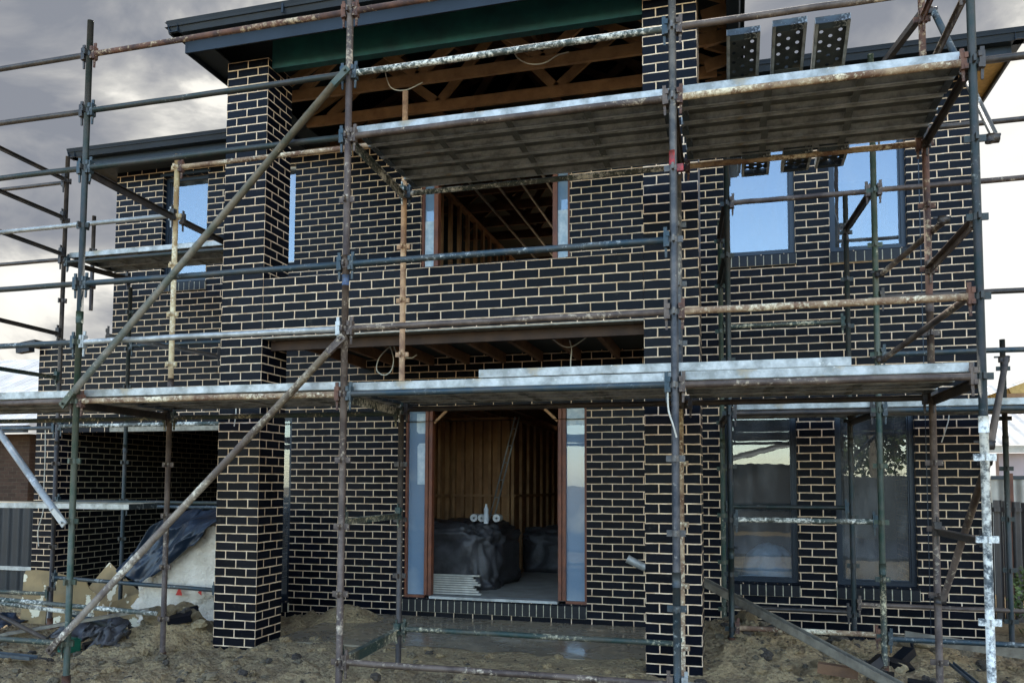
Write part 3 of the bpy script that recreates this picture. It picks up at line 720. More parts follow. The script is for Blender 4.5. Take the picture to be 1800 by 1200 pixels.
MREDM = mottled('red_paint_mark', (168, 52, 52), (92, 50, 50), 30, .6); MBLUM = mottled('blue_paint_mark', (64, 92, 130), (70, 74, 84), 30, .6)
m = M(); m.tube((FX[3]-.002, FY, 3.80), (FX[3]-.002, FY, 3.90), .0268, 12); m.build('paint_mark', MREDM, scaf)
m = M(); m.obar((FX[3]-.005, FY, zn(7)), (FX[3]+.068, FY, zn(7)), .02, .048); m.build('paint_mark', MREDM, scaf)
m = M(); m.tube((FX[2], FY, 3.12), (FX[2], FY, 3.20), .0268, 12); m.build('paint_mark', MBLUM, scaf)
standard(scaf, FX[4], FY, -.02, 6.6, 'darkgreen', 'whitepaint', 2.0); standard(scaf, FX[5], FY, -.05, 6.6, 'black')
standard(scaf, -2.62, BY, -.05, 5.4, 'black'); standard(scaf, -.26, BY, -.12, 4.90, 'cream', 'brown', 2.6); standard(scaf, 2.19, BY, -.12, 5.24, 'orange', 'black', 2.5)
standard(scaf, 4.655, BY, -.02, 4.20, 'postblack', 'creamrust', 2.3); standard(scaf, 6.535, BY, -.05, 6.6, 'rust', 'brown', 3.0); standard(scaf, 8.40, BY, -.05, 6.6, 'black')
def row(x0, x1, y, items):
    for k, mt in items: ledger(scaf, (x0, y, zn(k)), (x1, y, zn(k)), mt)
row(FX[0], FX[1], FY, [(10, 'black'), (9, 'black'), (8, 'darkgreen'), (6, 'darkgreen'), (5, 'navy'), (4, 'brown'), (0, 'splat')])
row(FX[1], FX[2], FY, [(10, 'rust'), (9, 'darkgreen'), (8, 'darkgreen'), (6, 'navy'), (5, 'galv'), (4, 'creamrust')])
row(FX[2], FX[3], FY, [(10, 'rust'), (9, 'snow'), (8, 'brown'), (6, 'navy'), (5, 'brown'), (4, 'navy'), (0, 'brown')])
row(FX[3], FX[4], FY, [(9, 'brown'), (8, 'creamrust'), (5, 'creamrust'), (4, 'brown'), (0, 'galv')])
row(FX[4], FX[5], FY, [(8, 'black')])
ledger(scaf, (-2.62, BY, zn(8)+.01), (-.26, BY, zn(8)+.01), 'galv'); ledger(scaf, (-.26, BY, zn(9)), (2.19, BY, zn(9)), 'creamrust'); ledger(scaf, (2.19, BY, zn(8)), (4.685, BY, zn(8)), 'snow')
ledger(scaf, (4.685, BY, zn(8)), (6.535, BY, zn(8)), 'creamrust'); ledger(scaf, (-2.62, BY, 2.26), (-.26, BY, 2.26), 'splat'); ledger(scaf, (-.26, BY, 2.26), (2.19, BY, 2.26), 'splat')
ledger(scaf, (2.19, BY, zn(4)), (4.685, BY, zn(4)), 'black'); ledger(scaf, (2.19, BY, zn(0)+.03), (4.685, BY, zn(0)+.03), 'splat'); ledger(scaf, (4.685, BY, zn(4)), (6.535, BY, zn(4)), 'black')
ledger(scaf, (-2.3, BY, .42), (-.30, BY, .36), 'snow', clips=(0, 0))
for k in (8, 4):
    for i, (xf, xb) in enumerate(((FX[0], -2.62), (FX[1], -.26), (FX[2], 2.19), (FX[3], 4.685), (FX[4], 6.535), (FX[5], 8.4))):
        transom(scaf, (xf, FY, zn(k)), (xb, BY, zn(k)), 'snow' if (i == 2) else 'black', .05, .065)
transom(scaf, (FX[2], FY, zn(0)+.02), (2.19, BY, zn(0)+.03), 'splat', .05, .09); transom(scaf, (FX[2], FY, 1.36), (2.19, BY, 1.36), 'splat', .05, .05)
for k, mt in ((2, 'black'), (6, 'brown'), (9, 'brown'), (10, 'rust')): transom(scaf, (FX[4], FY, zn(k)), (6.535, BY, zn(k)), mt, .08 if k == 6 else .05, .05)
brace(scaf, (-.25, -1.74, 2.27), (2.26, -1.74, 4.76), 'olive', 'green'); brace(scaf, (-.29, -1.74, .27), (2.26, -1.74, 2.70), 'greybrown', 'brown')
brace(scaf, (-2.55, -1.76, 3.85), (-.19, -1.76, 1.30), 'galv', 'galv')
def dbrace(root, a, b, mat, r=.0235):
    m = M(); m.path([a, b], r, 12); o = m.build('brace', PIPE[mat], root)
    for p in (Vector(a), Vector(b)): # swivel coupler
        c = M(); c.tube(p-Vector((.03, 0, 0)), p+Vector((.02, 0, 0)), .031, 10); c.tube(p-Vector((.03, 0, .025)), p+Vector((-.03, 0, .025)), .031, 10); c.obar(p+Vector((-.09, -.0, .02)), p+Vector((.03, 0, .02)), .014, .014); c.build('coupler', PIPE['black'], o)
dbrace(scaf, (6.62, -.42, 5.32), (6.68, -1.60, 3.80), 'navy'); dbrace(scaf, (6.58, -1.60, 1.78), (6.56, -.46, .78), 'brown')
dbrace(scaf, (6.61, -1.55, 1.88), (7.31, .5, 2.70), 'black'); dbrace(scaf, (6.36, .53, 2.74), (6.50, -1.62, 2.80), 'brown'); dbrace(scaf, (6.36, .52, 3.50), (6.62, -.62, 3.60), 'brown')
m = M(); m.obar((6.535, BY, 5.31), (6.33, .58, 5.31), .05, .05); m.build('transom', PIPE['black'], scaf)

# left rear scaffold
standard(scafL, -2.78, .77, -.1, 5.62, 'black', None, dz=.05); standard(scafL, -2.60, 1.70, -.1, 4.20, 'darkgreen', dz=.09); standard(scafL, -5.2, .77, -.1, 5.9, 'black'); standard(scafL, -5.0, 1.70, -.1, 5.9, 'black')
standard(scafL, -3.30, 1.78, 3.95, 5.25, 'black')
for z, mt in ((5.30, 'black'), (4.80, 'black'), (4.34, 'black')): ledger(scafL, (-5.2, .77, z), (-2.78, .77, z), mt) if z != 4.80 else None
ledger(scafL, (-5.0, 1.7, 4.29), (-2.60, 1.7, 4.29), 'black'); ledger(scafL, (-2.60, 1.7, 3.42), (-.3, 1.7, 3.42), 'navy'); ledger(scafL, (-2.78, .77, 2.30), (-.3, .77, 2.30), 'snow')
ledger(scafL, (-2.78, .77, 1.40), (-.3, .77, 1.40), 'darkgreen'); ledger(scafL, (-2.60, 1.7, 1.32), (-.3, 1.7, 1.32), 'navy'); ledger(scafL, (-5.2, .77, 2.28), (-2.78, .77, 2.28), 'navy'); ledger(scafL, (-5.2, .77, .30), (-2.78, .77, .30), 'splat')
ledger(scafL, (-2.78, .77, .50), (-.3, .5, .47), 'navy'); ledger(scafL, (-2.78, .77, 4.30), (-.3, .77, 4.30), 'darkgreen')
for z0, z1, mt in ((5.33, 5.335, 'black'), (4.85, 4.86, 'black'), (4.40, 4.41, 'black'), (3.43, 3.43, 'black'), (2.88, 2.90, 'splat')): transom(scafL, (-2.66, FY+.06, z0-.0), (-2.78, .77, z1), mt, .05, .045)
transom(scafL, (-2.78, .77, 4.33), (-2.60, 1.70, 4.33), 'black'); transom(scafL, (-.26, BY+.06, zn(8)+.0), (-.28, .80, zn(8)), 'black'); transom(scafL, (-.28, .77, 3.42), (-.28, 1.7, 3.42), 'black')
transom(scafL, (-2.15, .75, 3.40), (-1.2, 1.75, 3.25), 'black', .05, .05)
standard(scafL, -.28, .80, -.1, 4.34, 'black'); standard(scafL, -.34, 1.70, -.1, 4.2, 'darkgreen')
# right return scaffold
R6 = (6.32, .58); R4 = (5.04, .60)
standard(scafR, R4[0], R4[1], .12, 4.75, 'darkgreen', 'darkgreen', 1.0); standard(scafR, 4.96, 1.80, .1, 4.5, 'green'); standard(scafR, R6[0], R6[1], -.05, 5.54, 'green', 'splat', .9); standard(scafR, 6.24, 1.81, -.05, 4.70, 'darkgreen')
standard(scafR, 7.66, 1.80, -.05, 3.08, 'darkgreen'); standard(scafR, 8.76, .58, -.05, 5.5, 'black'); standard(scafR, 8.76, 1.8, -.05, 5.5, 'black')
for x0, x1, y, z, mt in ((5.04, 6.32, .6, 4.28, 'brown'), (6.32, 8.76, .58, 4.28, 'brown'), (6.32, 8.76, .58, 4.80, 'black'), (6.32, 8.76, .58, 3.30, 'black'), (6.32, 8.76, .58, 2.79, 'navy'), (6.32, 8.76, .58, 2.29, 'navy'),
                         (5.04, 6.32, .6, 2.29, 'black'), (5.04, 6.32, .6, 1.31, 'snow'), (5.04, 6.32, .6, .325, 'creamrust'), (6.32, 8.76, .58, .30, 'navy'), (4.96, 6.24, 1.8, 3.33, 'splat'), (4.96, 6.24, 1.8, 1.40, 'darkgreen'), (6.24, 8.76, 1.8, .42, 'brown'), (4.96, 6.24, 1.8, .34, 'black')):
    ledger(scafR, (x0, y, z), (x1, y, z), mt)
for z, mt in ((4.30, 'black'), (2.29, 'black')): transom(scafR, (6.32, .58, z), (6.24, 1.81, z), mt, .08, .05); transom(scafR, (5.04, .60, z), (4.96, 1.80, z), mt, .08, .05)
transom(scafR, (5.04, .6, 3.80), (4.96, 1.8, 3.80), 'darkgreen', .09, .05); transom(scafR, (8.76, .58, 2.29), (8.76, 1.81, 2.29), 'black')

# planks -------------------------------------------------------------
plank_cache = {}
def plank(length, style='h'):
    """returns list of (name, mesh) in local coords: x along, y across centred, z up from underside"""
    key = (round(length, 2), style)
    if key in plank_cache: return plank_cache[key]
    L = length; W = .225; H = .060; parts = []
    def rec(name, m, mat):
        o = m.build(name, mat); me = o.data; bpy.data.objects.remove(o); parts.append((name, me))
    m = M(); z = H
    P = [(0, -W/2, z), (L, -W/2, z), (L, W/2, z), (0, W/2, z)]; m.face(P, [(p[0], p[1]) for p in P])
    rec('perforated_sheet', m, MPS if style == 's' else MPH2 if style == 'd' else MPH)
    for s in (-1, 1):
        m = M(); y = s*W/2
        m.box(0, L, min(y, y-s*.003), max(y, y-s*.003), .003, H-.001); m.box(0, L, min(y-s*.004, y-s*.022), max(y-s*.004, y-s*.022), .0, .003)
        
        rec('side_flange', m, MPL)
    for x in (0, L):
        m = M(); a, b = (x, x+.004) if x == 0 else (x-.004, x); m.box(a, b, -W/2+.004, W/2-.004, .0, H-.002)
        m.box(*( (x+.005, x+.05) if x == 0 else (x-.05, x-.005)), -W/2+.023, W/2-.023, .001, .004); rec('end_cap', m, MPD)
    for i in range(1, int(L/.6)+1):
        m = M(); x = i*L/(int(L/.6)+1); m.box(x-.025, x+.025, -W/2+.024, W/2-.024, .002, .005); rec('stiffener', m, MPH2S)
    plank_cache[key] = parts; return parts
from mathutils import Matrix, Euler
def put_plank(loc, length, label, rot=(0, 0, 0), group='steel scaffold planks', style='h'):
    t = bpy.data.objects.new('scaffold_plank', None); C.objects.link(t); t.empty_display_size = .1
    t.location = loc; t.rotation_euler = rot; t['label'] = label; t['category'] = 'plank'; t['group'] = group
    for nm, me in plank(length, style):
        o = bpy.data.objects.new(nm, me); C.objects.link(o); o.parent = t
    return t
ORD = ['nearest the camera', 'second from the front edge', 'in the middle', 'fourth from the front edge', 'nearest the house']
def deck(x0, x1, y0, z, n, where, yo=.237, style='d', jit=.012):
    rr = random.Random(int(x0*100+z*10))
    names = ORD if n == 5 else (['nearest the camera', 'in the middle', 'nearest the house wall'] if n == 3 else ['nearest the camera', 'nearest the house wall'])
    for i in range(n):
        put_plank((x0+rr.uniform(-.01, .01), y0+.1125+i*yo, z+rr.uniform(0, jit)), x1-x0, 'steel plank in %s, %s' % (where, names[i]), (0, 0, rr.uniform(-.002, .002)), style=style)
DY = FY+.045
deck(2.29, 4.665, DY, zn(8)+.030, 5, 'upper deck above the balcony')
deck(4.735, 6.51, DY, zn(8)+.030, 5, 'upper deck at the right')
deck(-.15, 2.22, DY, zn(4)+.030, 5, 'lower deck by the left pillar')
deck(2.29, 4.665, DY, zn(4)+.030, 5, 'lower deck above the doorway')
deck(4.735, 6.51, DY, zn(4)+.030, 5, 'lower deck left of the white blotched post')
deck(-2.58, -.22, DY, zn(4)+.030, 5, 'lower deck at the far left')
deck(-2.74, -.32, .80, 4.36, 3, 'deck under the upper left window')
deck(5.07, 6.29, .63, 2.325, 5, 'deck over the lower right windows')
deck(6.35, 8.72, .63, 2.325, 5, 'deck at the right edge')
deck(-3.55, -1.30, .28, 1.325, 2, 'low sandy deck by the garage pier', style='s')
put_plank((3.30, -1.50, zn(4)+.097), 2.51, 'loose steel plank lying on top of the lower deck', (0, 0, -.005), 'loose planks')
for i, (x, w) in enumerate(((5.05, 'left'), (5.355, 'middle'), (5.63, 'right'))):
    put_plank((x+.125, -1.52, 4.74+.02*(i == 1)), 1.24, '%s one of three short perforated planks leaning on the top rail' % w, (0, math.atan2(.38, 1.1), PI/2+.01*(1-i)), 'three short planks leaning on the top deck')
for i, (x, w) in enumerate(((5.16, 'left'), (5.48, 'middle'), (5.75, 'right'))):
    put_plank((x+.12, -.455, zn(8)+.0), .40-.02*i, '%s one of three plank ends poking out beneath the top deck' % w, (0, .0, PI/2), 'three short planks under the top deck')

# ------------------------------------------------------------------ loose things
def blob(name, mat, c, sz, n=40, power=.5, wr=.05, ws=3.5, seed=0, label='', cat='', group=None, fold=0, tagit=True):
    m = M(); vs_ = []; nu = n; nv = n//2
    for j in range(nv+1):
        ph = -PI/2*.98+PI*.98*j/nv
        for i in range(nu):
            th = 2*PI*i/nu
            def sp(v): return math.copysign(abs(v)**power, v)
            x = sp(math.cos(th))*sp(math.cos(ph)); y = sp(math.sin(th))*sp(math.cos(ph)); z = sp(math.sin(ph))
            k = 1+wr*nz(x*ws+seed, y*ws, z*ws)+wr*.5*nz(x*ws*3, y*ws*3+seed, z*ws*3)
            if fold: k += fold*abs(math.sin(th*7+seed+z*2))*.5*(1-abs(z)*.4)
            vs_.append((c[0]+x*sz[0]*k, c[1]+y*sz[1]*k, max(c[2]+z*sz[2]*k, c[2]-sz[2])))
    fs = [(j*nu+i, j*nu+(i+1) % nu, (j+1)*nu+(i+1) % nu, (j+1)*nu+i) for j in range(nv) for i in range(nu)]
    fs.append(tuple(range(nu))[::-1]); fs.append(tuple(nv*nu+i for i in range(nu)))
    m.mesh(vs_, fs, True); o = m.build(name, mat)
    if tagit: tag(o, label, cat, group)
    return o
# bulk bag beside the left pillar with red print, blue sheet over it
def cloth(name, mat, pts, nx, ny, amp=.03, seed=0, freq=5, thick=.004):
    """bilinear sheet through a grid of control points (rows of points)"""
    R_ = len(pts); K = len(pts[0]); vs_ = []
    def cp(u, v):
        u *= K-1; v *= R_-1; i = min(int(u), K-2); j = min(int(v), R_-2); a = u-i; b = v-j
        a = a*a*(3-2*a)*.5+a*.5; b = b*b*(3-2*b)*.5+b*.5
        P = lambda jj, ii: Vector(pts[jj][ii])
        return P(j, i)*(1-a)*(1-b)+P(j, i+1)*a*(1-b)+P(j+1, i)*(1-a)*b+P(j+1, i+1)*a*b
    for j in range(ny+1):
        for i in range(nx+1):
            p = cp(i/nx, j/ny)
            f1 = nz(i/nx*freq+seed, j/ny*freq*.5, 2)+.5*abs(nz(i/nx*freq*2.7, j/ny*freq*1.3+seed, 4))
            f2 = nz(i/nx*freq, j/ny*freq+seed, 8)
            vs_.append((p.x+amp*.4*f2, p.y-amp*f1, p.z+amp*.6*f2))
    fs = [(j*(nx+1)+i, j*(nx+1)+i+1, (j+1)*(nx+1)+i+1, (j+1)*(nx+1)+i) for j in range(ny) for i in range(nx)]
    m = M(); m.mesh(vs_, fs, True); o = m.build(name, mat)
    sol = o.modifiers.new('thick', 'SOLIDIFY'); sol.thickness = thick; return o
def bag_mat():
    t = NT('white_woven_bag').set(.75); co = t.coord()
    c = t.mix(t.ramp(t.noise(co, 3, 5), .4, .65), lin((236, 222, 202)), lin((206, 192, 172)))
    t.ln(c, t.p.inputs['Base Color']); t.bump(t.math('ADD', t.noise(co, 6, 5, .7), t.math('MULTIPLY', t.noise(co, 300, 1), .05)), 1.0, .08); return t.m
MBAG = bag_mat()
bag = thing('bulk_bag', 'white woven bulk bag of waste with red print slumped beside the left pillar', 'bag', (-1.1, 1.3, -.05))
b0 = blob('bag_body', MBAG, (-.98, 1.30, .42), (.74, .45, .54), 140, .5, .20, 2.6, 3, fold=.10, tagit=False)
me = b0.data
for v in me.vertices: # shoulder falls away to the left
    f = max(0, min(1, (-.55-v.co.x)/1.0)); v.co.z = -.1+(v.co.z+.1)*(1.28-.62*f)
    q = v.co.copy(); rg = 1-abs(nz(q.x*3.2+q.z*1.2, q.y*2, q.z*1.1+7))*2.2; rg2 = 1-abs(nz(q.x*8+q.z*2, 3, q.z*2.6))*2.4
    v.co.y -= .07*max(0, rg)**2+.025*max(0, rg2)**2; v.co.z += .02*rg
    v.co -= BASE[bag.name]
b0.parent = bag; BASE[b0.name] = BASE[bag.name]
MREDP = mottled('red_print', (196, 52, 38), (170, 44, 34), 9, .7)
m = M(); m.face([(-1.03, .745, .36), (-.94, .745, .36), (-.98, .745, .46)]); m.face([(-.74, .745, .40), (-.69, .745, .37), (-.69, .745, .46)]); m.build('red_print', MREDP, bag)
o = cloth('plastic_sheet', MBLUE, [[(-1.32, 1.15, 1.27), (-.95, 1.15, 1.32), (-.40, 1.2, 1.30)], [(-1.50, .86, 1.10), (-1.05, .80, 1.12), (-.5, .82, 1.25)], [(-1.66, .76, .80), (-1.2, .70, .82), (-.62, .72, 1.10)], [(-1.78, .70, .62), (-1.42, .66, .48), (-.78, .70, .92)]], 50, 40, .10, 3, 5)
tag(o, 'dark navy plastic sheet draped over the top of the white bulk bag', 'sheet')
# cardboard sheets
def card_mat(seed):
    t = NT('cardboard').set(.9); co = t.coord(); mp = t.n('ShaderNodeMapping'); mp.inputs['Location'].default_value = (seed, seed*2, 0); t.ln(co, mp.inputs[0])
    c = t.mix(t.ramp(t.noise(mp.outputs[0], 4, 5), .4, .6), lin((150, 126, 88)), lin((128, 108, 76)))
    c = t.mix(t.ramp(t.noise(mp.outputs[0], 4.5, 4, .5), .575, .59), c, lin((214, 202, 174)))
    t.ln(c, t.p.inputs['Base Color']); return t.m
def sheet(name, pts, label, seed, cat='board', mat=None, t=.012, group=None):
    P = [Vector(p) for p in pts]; n = len(P); nn = (P[1]-P[0]).cross(P[-1]-P[0]).normalized()*t
    m = M(); m.mesh([p for p in P]+[p+nn for p in P], [tuple(range(n))[::-1], tuple(range(n, 2*n))]+[(i, (i+1) % n, n+(i+1) % n, n+i) for i in range(n)])
    o = m.build(name, mat or card_mat(seed)); return tag(o, label, cat, group)
G1 = 'torn sheets of board at left'
sheet('torn_board', [(-3.66, 1.2, -.15), (-3.27, 1.2, -.15), (-3.29, 1.28, .50), (-3.50, 1.28, .51), (-3.68, 1.28, .50), (-3.70, 1.27, .44)], 'leftmost upright torn tan board with a white patch, left of the green post', 1.3, group=G1)
sheet('torn_board', [(-3.02, 1.0, -.15), (-2.40, 1.0, -.15), (-2.38, 1.06, .28), (-2.50, 1.07, .34), (-2.55, 1.07, .42), (-3.03, 1.08, .52)], 'upright torn tan board with white patches just behind the green post', 4.1, group=G1)
sheet('torn_board', [(-3.25, 1.75, -.40), (-2.3, 1.6, -.42), (-1.92, 1.58, -.30), (-1.98, 1.64, .10), (-2.35, 1.76, .22), (-2.98, 1.93, .56), (-3.30, 1.93, .22)], 'pointed tan board slumped against the dark garage wall', 8.2, group=G1)
sheet('torn_board', [(-2.55, 1.35, -.35), (-1.65, 1.2, -.33), (-1.50, 1.22, .20), (-1.95, 1.32, .28), (-2.5, 1.42, .12)], 'low tan board between the pointed board and the white bag', 6.4, group=G1)
# steel and timber lengths lying about
def length(name, a, b, mat, label, cat, w=.09, h=.045, kind='channel', group=None):
    m = M(); a = Vector(a); b = Vector(b); d = (b-a).normalized(); sx = d.cross(Vector((0, 0, 1))).normalized(); up = sx.cross(d)
    if kind == 'channel':
        m.obar(a, b, w, .006); m.obar(a+sx*(w/2-.003)+up*h/2, b+sx*(w/2-.003)+up*h/2, .006, h); m.obar(a-sx*(w/2-.003)+up*h/2, b-sx*(w/2-.003)+up*h/2, .006, h)
    elif kind == 'tube': m.tube(a, b, w/2, 12)
    else: m.obar(a, b, w, h)
    return tag(m.build(name, mat), label, cat, group)
length('steel_channel', (4.74, 1.55, .60), (6.25, -.55, .10), MWD, 'long grey channel sloping down from the right pillar into the rubble', 'channel', .07, .07)
length('timber_board', (6.55, .95, .27), (8.3, .80, .10), MWD, 'grey board leaning along the foot of the right wall', 'board', .03, .09, 'bar')
length('steel_angle', (6.62, -.38, .30), (6.95, -1.55, .02), MSTEEL, 'thin dark angle bar lying at the foot of the right inner post', 'bar', .04, .02)
length('timber_board', (5.72, .0, .14), (6.02, -.05, .12), MTIMD, 'short square timber offcut on the rubble by the second window', 'board', .09, .08, 'bar')
length('timber_board', (-2.35, -.25, .03), (-.72, .0, .33), MWD, 'grey brown board propped on the dirt in front of the white bag', 'board', .16, .03, 'bar')
length('steel_pipe', (-3.3, -.1, .36), (-1.15, -.35, .30), PIPE['snow'], 'black pipe spotted with white lying across the torn boards', 'pipe', .045, kind='tube')
length('steel_pipe', (-3.0, -.05, .30), (-1.55, -.5, .06), PIPE['black'], 'black pipe sloping into the dirt behind the green post', 'pipe', .045, kind='tube')
length('steel_pipe', (-1.85, .1, .22), (-.98, -.02, .07), PIPE['navy'], 'dark blue pipe with an open end beside the dirt heap', 'pipe', .06, kind='tube')
length('steel_angle', (-3.2, -1.1, .05), (-1.05, -1.15, .03), MSTEEL, 'flat steel bar on the dirt at the lower left corner', 'bar', .09, .03)
m = M(); m.obar((-1.36, -.5, .02), (-1.20, -.5, .02), .12, .12); m.obar((-1.34, -.5, .085), (-1.22, -.5, .085), .09, .012); tag(m.build('plastic_block', MGREENB), 'small green plastic block on the dirt by the green post', 'block')
length('steel_angle', (2.35, -1.2, .0), (1.2, -2.3, .02), MSTEEL, 'thin bar lying on the dirt under the bottom rail', 'bar', .04, .02)
for c, sz, lb in (((-1.6, .35, -.05), .22, 'crumpled black plastic scrap on the dirt below the white bag'), ((-2.2, .6, -.15), .28, 'black plastic scrap between the torn boards'), ((-3.9, .9, -.2), .35, 'dark blue plastic scrap at the left edge of the dirt'), ((-.95, -.35, .02), .14, 'small black plastic scrap in front of the clay heap')):
    o = cloth('plastic_scrap', MBLK if 'black' in lb else MBLUE, [[(c[0]-sz, c[1]+sz, c[2]+.1), (c[0], c[1]+sz*.8, c[2]+.16), (c[0]+sz, c[1]+sz, c[2]+.06)], [(c[0]-sz*.9, c[1], c[2]+.12), (c[0], c[1], c[2]+.2), (c[0]+sz, c[1]+.1, c[2]+.1)], [(c[0]-sz, c[1]-sz*.6, c[2]), (c[0]+.05, c[1]-sz, c[2]+.03), (c[0]+sz*.8, c[1]-sz*.5, c[2])]], 26, 20, .12, c[0], 6)
    tag(o, lb, 'scrap')
# down pipe offcut fixed on the wall
m = M(); m.tube((3.90, 2.10, .79), (4.10, 2.13, .69), .045, 14, caps=False); m.tube((3.90, 2.10, .79), (4.10, 2.13, .69), .041, 14, caps=False); m.tube((3.897, 2.10, .792), (3.915, 2.102, .783), .048, 14, caps=False)
tag(m.build('spout', PIPE['galv']), 'short grey pipe stub poking out of the wall beside the right pillar', 'pipe')
# inside the doorway
pile = blob('covered_pile', MBLK, (1.30, 3.85, .60), (.72, .80, .50), 120, .38, .16, 3.0, 5, 'bench high pile wrapped in crumpled black plastic at the left inside the doorway', 'pile', fold=.05)
pile2 = blob('covered_pile', MBLK, (2.55, 6.0, .52), (.8, .6, .40), 100, .40, .16, 3.0, 15, 'farther black plastic wrapped pile at the right inside the doorway', 'pile', fold=.06)
for i in range(9):
    y = 2.55+i*.055
    m = M(); m.obar((1.18+.01*(i % 3), y, .255+.022*i), (2.02-.03*(i % 4)-.02*i, y+.02, .255+.022*i), .045, .02)
    tag(m.build('batten', MPALE), 'pale flat batten in the stack on the floor inside the doorway', 'batten', 'stack of pale battens inside the doorway')
MGLOSSB = mottled('clear_bottle_plastic', (190, 196, 200), (214, 220, 224), 9, .12, 0, .1)
for x, w in ((1.66, 'left'), (1.77, 'middle'), (1.98, 'right')):
    m = M(); n = 20; y0, y1 = 3.35, 3.49
    for a, b, c, d in ((.052, .052, y0, y1), (.052, .016, y0, y0), (.016, .016, y0, y1), (.052, .016, y1, y1)):
        A = [(x+math.cos(2*PI*k/n)*a, c, 1.17+math.sin(2*PI*k/n)*a) for k in range(n)]; B = [(x+math.cos(2*PI*k/n)*b, d, 1.17+math.sin(2*PI*k/n)*b) for k in range(n)]
        m.mesh(A+B, [(k, (k+1) % n, n+(k+1) % n, n+k) for k in range(n)])
    tag(m.build('paper_roll', MWHITE), '%s one of three white rolls on the black plastic pile' % w, 'roll', 'white rolls on the pile')
m = M(); x, y = 1.87, 3.24
for a, b, c, d in ((.034, .036, 1.10, 1.20), (.036, .030, 1.20, 1.24), (.030, .034, 1.24, 1.29), (.034, .013, 1.29, 1.34)): m.tube((x, y, c), (x, y, d), a, 14, b, caps=False)
m.cur = 1; m.tube((x, y, 1.34), (x, y, 1.365), .015, 12)
tag(m.build('bottle', [MGLOSSB, MWHITE]), 'clear plastic bottle standing in front of the white rolls', 'bottle')
m = M()
for s in (0, .055): m.tube((1.62+s*1.2, 4.2, 1.1), (1.90+s*1.2, 4.6, 2.64), .011, 8)
for k in range(6):
    t = k/6+.05; m.tube((1.62+.28*t, 4.2+.4*t, 1.1+1.54*t), (1.69+.28*t, 4.2+.4*t, 1.1+1.54*t), .008, 6)
tag(m.build('ladder', PIPE['galv']), 'slim metal ladder leaning in the shade behind the black pile', 'ladder')
# pale heap behind the lower window
MHEAP = mottled('pale_blue_sheet', (170, 190, 204), (140, 160, 176), 5, .6, 0, .4, 12)
blob('sheeted_heap', MHEAP, (5.46, 2.75, .52), (.31, .25, .42), 60, .8, .08, 2.5, 9, 'rounded heap under a pale blue sheet behind the lower left window of the wing', 'heap')
# cables
def cable(pts, label, r=.006, group=None, name='cable'):
    P = [Vector(p) for p in pts]; out = []
    for i in range(len(P)-1):
        p0 = P[max(i-1, 0)]; p1 = P[i]; p2 = P[i+1]; p3 = P[min(i+2, len(P)-1)]
        for k in range(6):
            t = k/6; out.append(.5*((2*p1)+(p2-p0)*t+(2*p0-5*p1+4*p2-p3)*t*t+(3*p1-p0-3*p2+p3)*t**3))
    out.append(P[-1]); m = M(); m.path(out, r, 6); return tag(m.build(name, MWIRE), label, 'cable', group)
cable([(1.62, .6, 3.06), (1.50, .6, 2.95), (1.47, .6, 2.82), (1.55, .6, 2.76), (1.63, .6, 2.80), (1.66, .6, 2.92), (1.62, .6, 3.06)], 'looped pale cable hanging under the balcony beside the inner rusty post')
cable([(1.66, .6, 3.06), (1.72, .6, 2.96), (1.85, .6, 2.93), (1.92, .6, 2.96)], 'short pale cable drooping right of the looped cable under the balcony')
cable([(3.36, .6, 3.06), (3.46, .6, 2.99), (3.56, .6, 2.98), (3.72, .6, 3.08)], 'shallow drooping cable under the balcony near the right pillar')
cable([(3.53, .6, 3.04), (3.55, .6, 2.95), (3.54, .6, 2.80), (3.56, .6, 2.50)], 'straight cable hanging down from under the balcony near the right pillar')
cable([(2.93, .6, 6.10), (2.99, .6, 5.98), (3.12, .6, 5.90), (3.27, .6, 5.89), (3.40, .6, 5.95), (3.52, .6, 5.97)], 'curling pale cable hanging below the portico trusses')
cable([(1.50, .6, 6.1), (1.58, .6, 5.86), (1.75, .6, 5.80), (1.95, .6, 5.86)], 'small pale cable under the portico trusses at the left')
cable([(.21, -.02, 2.42), (.215, -.025, 2.32), (.195, -.02, 2.20)], 'short white cord on the face of the left pillar')
cable([(7.24, 2.12, 2.42), (7.23, 2.12, 2.30), (7.16, 2.11, 2.08)], 'short white cord on the right wall below the deck')
cable([(-4.33, 2.12, 2.50), (-4.31, 2.12, 2.0), (-4.31, 2.12, 1.40), (-4.30, 2.11, 1.2), (-4.37, 2.11, .95), (-4.36, 2.12, .73)], 'long white cord hanging down the garage pier')
cable([(4.655, -1.71, 2.24), (4.66, -1.72, 2.12), (4.69, -1.73, 2.02), (4.71, -1.71, 1.94)], 'white cord looped on the tall post in front of the right pillar')

